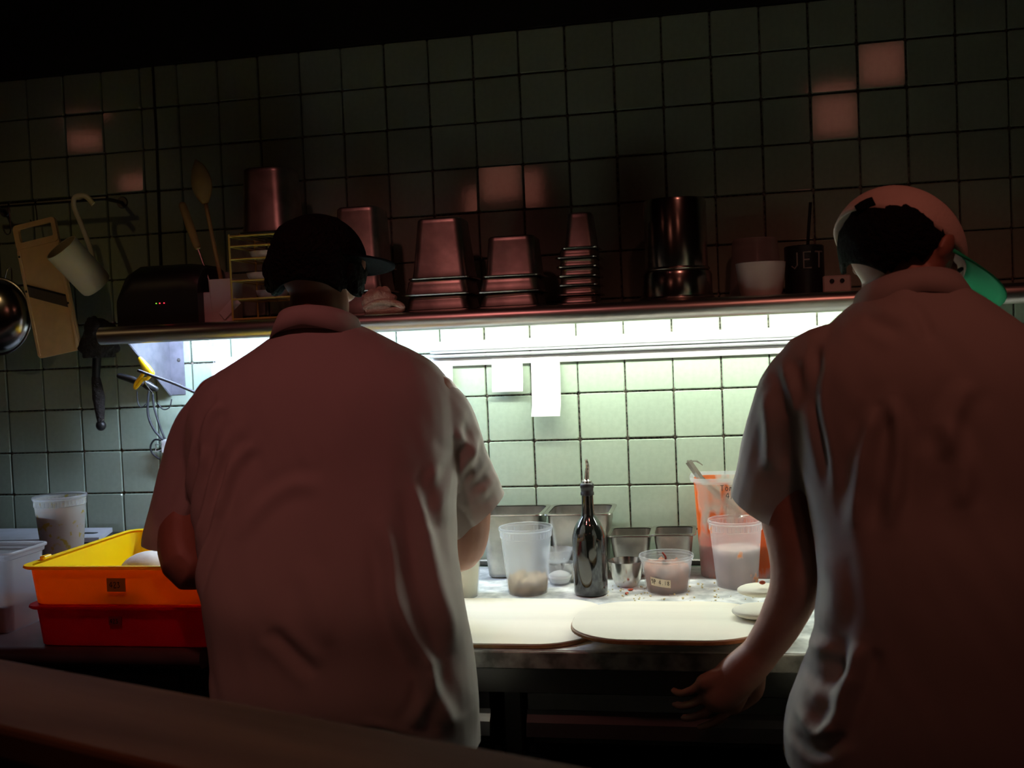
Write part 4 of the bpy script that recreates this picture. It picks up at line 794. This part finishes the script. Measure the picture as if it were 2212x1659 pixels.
def face_extras(parent, c, R3):
    for q in (-1, 1):
        e = mesh('eye', xf(ball((q * .032, .078, .008), (.012, .009, .009), 14, 10), c, R3), M['eye'], parent, smooth=True); mesh('iris', xf(ball((q * .032, .086, .008), (.005, .003, .005), 10, 8), c, R3), M['iris'], e, smooth=True)
        mesh('eyebrow', xf(limb([(q * .016, .088, .026), (q * .034, .086, .031), (q * .052, .074, .026)], [.003, .004, .003], 8), c, R3), M['hair'], parent)
    mesh('mouth', xf(limb([(-.018, .090, -.056), (0, .0975, -.056), (.018, .090, -.056)], [.003, .005, .003], 8), c, R3), M['lip'], parent, smooth=True)
def bodyfinish(me, name, m, parent): 
    o = link(name, me, m, parent, None, True); return o
def legs(hipc, spread, Yf, z_h, face=1):
    out = []
    for q in (-1, 1): out.append([(hipc[0] + q * spread, hipc[1], z_h), (hipc[0] + q * spread * 1.15, hipc[1] + .02, .50), (hipc[0] + q * spread * 1.2, hipc[1] - .01, .09)])
    return out
def person(name, label, rows, Yp, sleeves, arms, hands, headc, R3, neck, folds, shirt_m, hem, seed, hip, shoulder_fill, skipseed=0):
    root = thing(name, label, 'person', (hip[0], hip[1], 0)); off = Vector(root.location)
    def place(o): o.matrix_parent_inverse = Matrix.Translation(-off); return o
    # body
    parts = [torso([(a, b + (c - b) * .07, c - (c - b) * .07, d, e * .80) for a, b, c, d, e in rows[1:-1]])]
    parts.append(limb(neck, [.062, .056, .058])); parts += headparts(headc, R3)
    for J, r in arms: parts.append(limb(J, r))
    for H_ in hands: parts += hand(*H_)
    hipz = .86
    parts.append(ball((hip[0], hip[1], .88), (.145, .098, .12)))
    lg_ = legs((hip[0], hip[1]), .085, 0, hipz)
    for L_ in lg_: parts.append(limb(L_, [.080, .056, .038])); parts.append(limb([(L_[2][0], L_[2][1] - .02, .05), (L_[2][0], L_[2][1] + .08, .042), (L_[2][0], L_[2][1] + .15, .035)], [.036, .036, .030]))
    me = remesh(parts, .0045, 3, 'body'); body = place(bodyfinish(me, 'body', M['skin'], root))
    for o in list(COL.objects):
        pass
    n0 = set(COL.objects); face_extras(body, headc, R3)
    # shirt
    sp = [torso(rows)]
    for p in shoulder_fill: sp.append(p)
    planes = []
    for J, r, flat in sleeves:
        v = limb(J, r); sp.append(v)
    me = remesh(sp, .0055, 5, 'shirt')
    bm = bmesh.new(); bm.from_mesh(me)
    # cut sleeves and hem straight
    for J, r, flat in sleeves:
        p = Vector(J[-1]); a = (Vector(J[-1]) - Vector(J[-2])).normalized(); a = (a + Vector(flat)).normalized()
        geom = [f for f in bm.faces if (f.calc_center_median() - p).length < r[-1] * 1.75 and (f.calc_center_median() - p).dot(a) > -.02]
        g = list({e for f in geom for e in f.edges}) + list({v for f in geom for v in f.verts}) + geom
        res = bmesh.ops.bisect_plane(bm, geom=g, plane_co=p, plane_no=a)
        kill = [f for f in bm.faces if (f.calc_center_median() - p).dot(a) > .0001 and (f.calc_center_median() - p).length < r[-1] * 1.75]
        bmesh.ops.delete(bm, geom=kill, context='FACES')
    bmesh.ops.bisect_plane(bm, geom=bm.verts[:] + bm.edges[:] + bm.faces[:], plane_co=Vector((0, 0, hem)), plane_no=Vector((0, 0, -1)), clear_outer=True)
    ntop = Vector(neck[1]); nd = (Vector(neck[1]) - Vector(neck[0])).normalized()
    kill = [f for f in bm.faces if (f.calc_center_median() - ntop).dot(nd) > -.012 and (f.calc_center_median() - ntop).length < .085]
    bmesh.ops.delete(bm, geom=kill, context='FACES')
    bm.to_mesh(me); bm.free(); me.update()
    displace(me, folds, Yp, seed, .0036)
    sh_ = place(bodyfinish(me, 'shirt', shirt_m, root))
    # trousers
    tp_ = [ball((hip[0], hip[1], .86), (.150, .106, .10))]
    for L_ in lg_: tp_.append(limb([L_[0], L_[1], (L_[2][0], L_[2][1], .11)], [.088, .076, .072]))
    me = remesh(tp_, .009, 3, 'trousers'); displace(me, [], Yp, seed + 3, .004); place(bodyfinish(me, 'trousers', M['denim'], root))
    for L_ in lg_:
        x, y = L_[2][0], L_[2][1]; rings = []
        for s_, w_, h_ in ((-.09, .02, .03), (-.085, .036, .07), (-.03, .042, .085), (.04, .044, .07), (.11, .046, .052), (.16, .038, .042), (.185, .018, .028)):
            rings.append([(x + w_ * math.cos(a), y + s_, .002 + h_ * (.5 + .5 * math.sin(a))) for a in [2 * PI * k / 18 for k in range(18)]])
        place(mesh('shoe', loft(rings), M['leather'], root, smooth=True))
    return root, body, place
def collar(root, place, m, c, up, rx, ry, h, flare, back):
    """shirt collar: stand + folded leaf around the neck; up = neck axis"""
    upv = Vector(up).normalized(); q = Vector((0, 0, 1)).rotation_difference(upv).to_matrix(); n = 64; rings = [[] for _ in range(7)]
    for i in range(n):
        a = math.radians(-90) + 2 * PI * (i / (n - 1)) * .97 + math.radians(5.4); # open at the front (+y)
        a += PI * 0; ca, sa = math.cos(a + PI), math.sin(a + PI)
        pass
    pts = []
    for i in range(n):
        th = math.radians(100 + 340 * i / (n - 1)); ca, sa = math.cos(th), math.sin(th); fr = max(0, sa); bk = max(0, -sa); sd = abs(ca)
        top = h * (.85 + .15 * bk - .35 * fr); low = -h * (.25 + .75 * sd * .7 + 1.2 * fr)
        f1 = 1 + flare * (.5 + .8 * sd)
        pts.append([(rx * .97 * ca, ry * .97 * sa, -.012), (rx * ca, ry * sa, top * .6), (rx * 1.01 * ca, ry * 1.01 * sa, top), (rx * 1.05 * ca, ry * 1.05 * sa, top + .001), (rx * (1.05 + (f1 - 1) * .5) * ca, ry * (1.05 + (f1 - 1) * .5) * sa, (top + low) / 2 + .004), (rx * (f1 + .04) * ca, ry * (f1 + .04) * sa, low), (rx * (f1 + .0) * ca, ry * (f1 + .0) * sa, low + .0005)])
    v, f = loft(pts, False, False, closed=False)
    o = mesh('collar', xf((v, f), c, q), m, root, smooth=True)
    md_ = o.modifiers.new('s', 'SOLIDIFY'); md_.thickness = .0016; place(o); return o

# ---- left cook
def A(px, py, Y): return tuple(float(t_) for t_ in at(px, py, Y))
rows1 = [(700, 628, 760, -.592, .070), (722, 606, 792, -.60, .084), (742, 572, 846, -.61, .094), (762, 540, 896, -.62, .102), (785, 500, 934, -.635, .112), (812, 458, 962, -.65, .120), (850, 428, 980, -.665, .126), (930, 414, 984, -.69, .130), (1010, 420, 984, -.71, .130), (1100, 430, 980, -.75, .126), (1200, 442, 984, -.805, .118), (1300, 452, 1000, -.868, .114), (1400, 466, 1018, -.876, .116), (1500, 474, 1028, -.905, .128), (1600, 476, 1030, -.885, .132), (1680, 476, 1034, -.905, .132)]
lsh, rsh = A(470, 865, -.655), A(940, 862, -.655)
sl1 = [([A(508, 884, -.66), A(462, 930, -.67), A(420, 1012, -.69), A(376, 1178, -.745)], [.078, .072, .063, .060], (0, .38, -.1)),
       ([A(902, 880, -.65), A(948, 925, -.65), A(985, 1000, -.635), A(1036, 1112, -.61)], [.078, .072, .062, .060], (.35, 0, .05))]
hl, hr_ = Vector((.74, -.52, 1.165)), Vector((.93, -.48, 1.03))
arms1 = [([A(480, 870, -.655), A(402, 1060, -.705), A(410, 1228, -.80), tuple(Vector(A(410, 1228, -.80)).lerp(hl, .55) + Vector((0, 0, .01))), tuple(hl)], [.056, .044, .041, .036, .026]),
         ([A(930, 870, -.65), A(1000, 1030, -.63), A(1003, 1180, -.60), tuple(Vector(A(1003, 1180, -.60)).lerp(hr_, .55) + Vector((0, 0, .01))), tuple(hr_)], [.058, .048, .040, .034, .026])]
hands1 = [(hl, (.75, .55, -.18), (0, .1, -1), -1, .5), (hr_, (-.7, .55, -.18), (0, .1, -1), 1, .5)]
hc1 = Vector(A(687, 588, -.565)); pit = math.radians(-28)
def headR(yaw, pitch, roll): return (Matrix.Rotation(yaw, 3, 'Z') @ Matrix.Rotation(roll, 3, 'Y') @ Matrix.Rotation(pitch, 3, 'X'))
R1 = headR(math.radians(4), pit, math.radians(0))
neck1 = [A(690, 775, -.625), A(690, 715, -.605), A(690, 655, -.58)]
folds1 = [([(502, 911), (479, 1009), (469, 1101), (454, 1168)], .006, .010), ([(520, 906), (505, 1040), (490, 1163), (477, 1291)], .006, .009), ([(556, 952), (520, 1009), (505, 1111)], .005, .010), ([(464, 870), (438, 917), (436, 1009)], .005, .009),
          ([(895, 1040), (925, 1111), (956, 1193), (1002, 1291), (1018, 1368)], .010, .010), ([(843, 1096), (879, 1173), (915, 1265), (966, 1352), (997, 1409)], .008, .012), ([(946, 937), (987, 1009), (966, 1111)], .006, .009),
          ([(1002, 870), (997, 957), (961, 1040), (951, 1111)], .008, .008), ([(930, 1009), (941, 1075), (971, 1137)], .006, .008), ([(1043, 937), (1043, 1034), (982, 1111)], .006, .009), ([(1020, 900), (1026, 980), (990, 1070)], .005, .008),
          ([(669, 1296), (720, 1337), (777, 1383)], -.005, .010), ([(865, 1478), (945, 1505), (1022, 1552)], -.008, .008), ([(977, 1383), (1012, 1450), (1028, 1490)], .007, .009), ([(960, 1480), (985, 1420), (975, 1350)], .005, .009), ([(940, 1560), (975, 1600), (985, 1650)], .005, .01),
          ([(420, 930), (400, 1030), (380, 1140)], .005, .010), ([(450, 960), (425, 1060), (415, 1150)], .004, .009), ([(560, 1150), (600, 1080), (660, 1040), (720, 1050)], .003, .012), ([(520, 1400), (560, 1470), (570, 1560)], .003, .012), ([(700, 1180), (760, 1250), (800, 1330)], .003, .014)]
p1, b1, pl1 = person('person', 'cook in a pale short sleeved shirt and sideways black cap, seen from behind', rows1, -.80, sl1, arms1, hands1, hc1, R1, neck1, folds1, M['shirt'], .825, 1.7, (float(at(752, 1500, -.885)[0]), -.885), [])
collar(p1, pl1, M['shirt'], (Vector(neck1[1]) + Vector((0, -.006, -.004))), (0, .30, 1), .074, .074, .030, .16, 1)
def hairvf(c, R3, rad, cutf, seed, amp=.06, grow=(1, 1, 1)):
    vf = ball((0, 0, 0), rad, 56, 40); keep = {}; V = []; 
    for i, p in enumerate(vf[0]):
        q = Vector(p); n = noise.noise(q * 30 + Vector((seed, 0, 0))) * amp + noise.noise(q * 90) * amp * .6; V.append(q * (1 + n))
    F = [f for f in vf[1] if cutf(sum((Vector(vf[0][k]) for k in f), Vector()) / len(f))]
    return xf((V, F), c, R3)
hv = hairvf(Vector((0, -.012, -.004)), Matrix.Identity(3), (.088, .103, .098), lambda p: (p.y < .02 + .5 * max(p.z, 0) or p.z > .06) and p.z > (-.066 if p.y < -.03 else -.02), 4, .07)
ho = mesh('hair', xf(hv, hc1, R1), M['hair'], p1, smooth=True); md_ = ho.modifiers.new('s', 'SOLIDIFY'); md_.thickness = -.008; pl1(ho)
for sx, (dx_, dz_) in ((-1, (.0, .0)), (1, (.0, -.01))):
    tuft = ball((sx * .080 + dx_, -.02, -.018 + dz_), (.018, .045, .034), 20, 14); tuft = ([tuple(Vector(p) * (1 + .10 * noise.noise(Vector(p) * 90))) for p in tuft[0]], tuft[1])
    pl1(mesh('hair_tuft', xf(tuft, hc1, R1), M['hair'], p1, smooth=True))
def capvf(rad, zc, n=48, m=14, power=1):
    rings = []
    for k in range(m + 1):
        t_ = k / m * PI / 2; rings.append([(rad[0] * math.cos(t_) * math.cos(a), rad[1] * math.cos(t_) * math.sin(a), zc + rad[2] * math.sin(t_)) for a in [2 * PI * j / n for j in range(n)]])
    return loft(rings[:-1] + [[(x * .02, y * .02, zc + rad[2]) for x, y, z in rings[0]]], False, True)
def brimvf(ang, rad, zc, L_, halfw, droop, n=20):
    """curved bill attached at angle ang on the rim"""
    top = []; 
    for k in range(7):
        s_ = k / 6; row = []
        for j in range(n + 1):
            b = (j / n - .5) * 2 * halfw; a = ang + b
            base = Vector((rad[0] * math.cos(a), rad[1] * math.sin(a), zc)); ext = L_ * math.cos(b / halfw * PI / 2) ** .55
            dirv = Vector((math.cos(ang), math.sin(ang), 0)); row.append(tuple(base * 1.0 + dirv * ext * s_ + Vector((0, 0, -droop * (b / halfw) ** 2 - .004 * s_ ** 2))))
        top.append(row)
    return loft(top, False, False, closed=False)
def sol(o, t_): m_ = o.modifiers.new('s', 'SOLIDIFY'); m_.thickness = t_; m_.offset = 0; return o
cap1c = hc1 + R1 @ Vector((0, -.004, .022)); Rc1 = headR(math.radians(2), math.radians(-10), math.radians(6))
co = mesh('cap', xf(capvf((.092, .107, .090), 0), cap1c, Rc1), M['blackcloth'], p1, smooth=True); sol(co, .003); pl1(co)
bo = mesh('brim', xf(brimvf(math.radians(-2), (.092, .107), .006, .062, 1.0, .008), cap1c, Rc1), M['blackcloth'], co, smooth=True); sol(bo, .004)

# ---- right cook
rows2 = [(618, 1880, 2060, -.80, .078), (640, 1858, 2098, -.805, .088), (665, 1826, 2146, -.815, .098), (695, 1788, 2192, -.825, .108), (740, 1740, 2245, -.835, .116), (800, 1712, 2295, -.845, .124), (880, 1712, 2318, -.85, .128), (980, 1722, 2322, -.855, .130), (1080, 1745, 2315, -.86, .128), (1180, 1768, 2306, -.885, .124), (1280, 1768, 2300, -.900, .122), (1370, 1760, 2300, -.905, .124), (1440, 1738, 2302, -.905, .128), (1500, 1708, 2308, -.905, .134), (1590, 1690, 2316, -.905, .14), (1680, 1694, 2320, -.905, .14)]
sl2 = [([A(1782, 812, -.83), A(1724, 868, -.82), A(1690, 950, -.80), A(1654, 1100, -.77)], [.080, .070, .062, .060], (-.15, -.05, .25)),
       ([A(2235, 830, -.84), A(2290, 900, -.83), A(2325, 1020, -.81), A(2345, 1150, -.79)], [.080, .070, .062, .062], (0, 0, 0))]
wr = Vector(A(1634, 1420, -.79)); hr2 = Vector((2.02, -.42, .99))
arms2 = [([A(1745, 850, -.82), A(1690, 1010, -.79), A(1722, 1225, -.81), A(1690, 1335, -.80), tuple(wr)], [.056, .047, .042, .036, .028]),
         ([A(2240, 850, -.83), A(2310, 1020, -.81), A(2320, 1220, -.79), tuple(Vector(A(2320, 1220, -.79)).lerp(hr2, .5)), tuple(hr2)], [.056, .047, .040, .034, .026])]
hands2 = [(wr, (-.62, .02, -.62), (-.45, .80, .10), 1, .26, 1.16), (hr2, (-.3, .8, -.2), (0, .1, -1), 1, .5)]
hc2 = Vector(A(1948, 548, -.76)); R2 = headR(math.radians(-54), math.radians(-38), math.radians(4))
neck2 = [A(1985, 690, -.815), A(1972, 640, -.80), A(1958, 580, -.775)]
folds2 = [([(1781, 733), (1773, 796), (1765, 874), (1781, 972), (1793, 1070)], -.005, .006), ([(1699, 780), (1722, 855), (1738, 913)], .005, .008), ([(1660, 850), (1675, 950), (1672, 1040)], .005, .009), ([(1902, 874), (1875, 952), (1859, 1050), (1850, 1150)], .006, .010), ([(1926, 855), (1942, 933), (1938, 1031), (1918, 1148)], .006, .009),
          ([(1800, 1395), (1741, 1431), (1712, 1475)], .009, .008), ([(1855, 1376), (1833, 1457), (1785, 1585)], .010, .010), ([(1822, 1420), (1780, 1465), (1740, 1480)], -.008, .010), ([(1722, 1540), (1765, 1575), (1800, 1545)], .006, .008), ([(1710, 1590), (1760, 1610), (1820, 1560)], -.005, .008), ([(1790, 1200), (1800, 1300), (1760, 1400)], .005, .012), ([(1990, 640), (2010, 690), (2020, 740)], -.003, .008), ([(1880, 680), (1960, 720)], -.003, .01), ([(2030, 900), (2080, 1000), (2070, 1100)], .004, .012), ([(2100, 820), (2060, 900), (2030, 1000)], .004, .012)]
p2, b2, pl2 = person('person', 'cook in a pale shirt and tan cap with green underbrim, leaning at the right edge', rows2, -.98, sl2, arms2, hands2, hc2, R2, neck2, folds2, M['shirt2'], .835, 5.1, (float(at(2005, 1500, -.905)[0]), -.905), [])
collar(p2, pl2, M['shirt2'], (Vector(neck2[1]) + Vector((-.004, -.008, -.020))), (-.10, .40, 1), .078, .076, .032, .16, 1)
hv = hairvf(Vector((0, -.010, -.004)), Matrix.Identity(3), (.079, .091, .083), lambda p: (p.y < -.008 + .9 * max(p.z, 0) or p.z > .05) and p.z > (-.066 if p.y < -.03 else -.03), 9, .035)
ho = mesh('hair', xf(hv, hc2, R2), M['hair'], p2, smooth=True); md_ = ho.modifiers.new('s', 'SOLIDIFY'); md_.thickness = -.006; pl2(ho)
Rc2 = headR(math.radians(-40), math.radians(-34), math.radians(2))
cap2c = hc2 + Vector((-.002, .020, .004))
co = mesh('cap', xf(capvf((.099, .116, .097), 0), cap2c, Rc2), M['captan'], p2, smooth=True); sol(co, .003); pl2(co)
bo = mesh('brim', xf(brimvf(math.radians(56), (.099, .116), .010, .082, 1.05, .018), cap2c, Rc2), M['capgreen'], co, smooth=True); sol(bo, .003); bo['label'] = 'green underside of the cap brim'

def cap_hit(px, py):
    d = Vector(ray(px, py)); o = Vector(CP); Ri = Rc2.inverted(); q = Ri @ (o - cap2c); v = Ri @ d; S = Vector((1 / .1025, 1 / .1195, 1 / .1005))
    q = Vector((q.x * S.x, q.y * S.y, q.z * S.z)); v = Vector((v.x * S.x, v.y * S.y, v.z * S.z))
    a, b, c_ = v.dot(v), 2 * q.dot(v), q.dot(q) - 1; D_ = b * b - 4 * a * c_
    if D_ < 0: return None
    return o + d * ((-b - math.sqrt(D_)) / (2 * a))
pts_ = [[cap_hit(x + dy * .5, y + dy) for x, y in ((1846, 446), (1858, 437), (1872, 430), (1884, 426))] for dy in (0, 5, 10, 15)]
if all(p is not None for row in pts_ for p in row):
    e_ = mesh('cap_emblem', loft([[tuple(p) for p in row] for row in pts_], False, False, closed=False), M['blackcloth'], co, smooth=True); sol(e_, .002); e_['label'] = 'dark emblem patch on the cap'
else: print('NO EMBLEM')
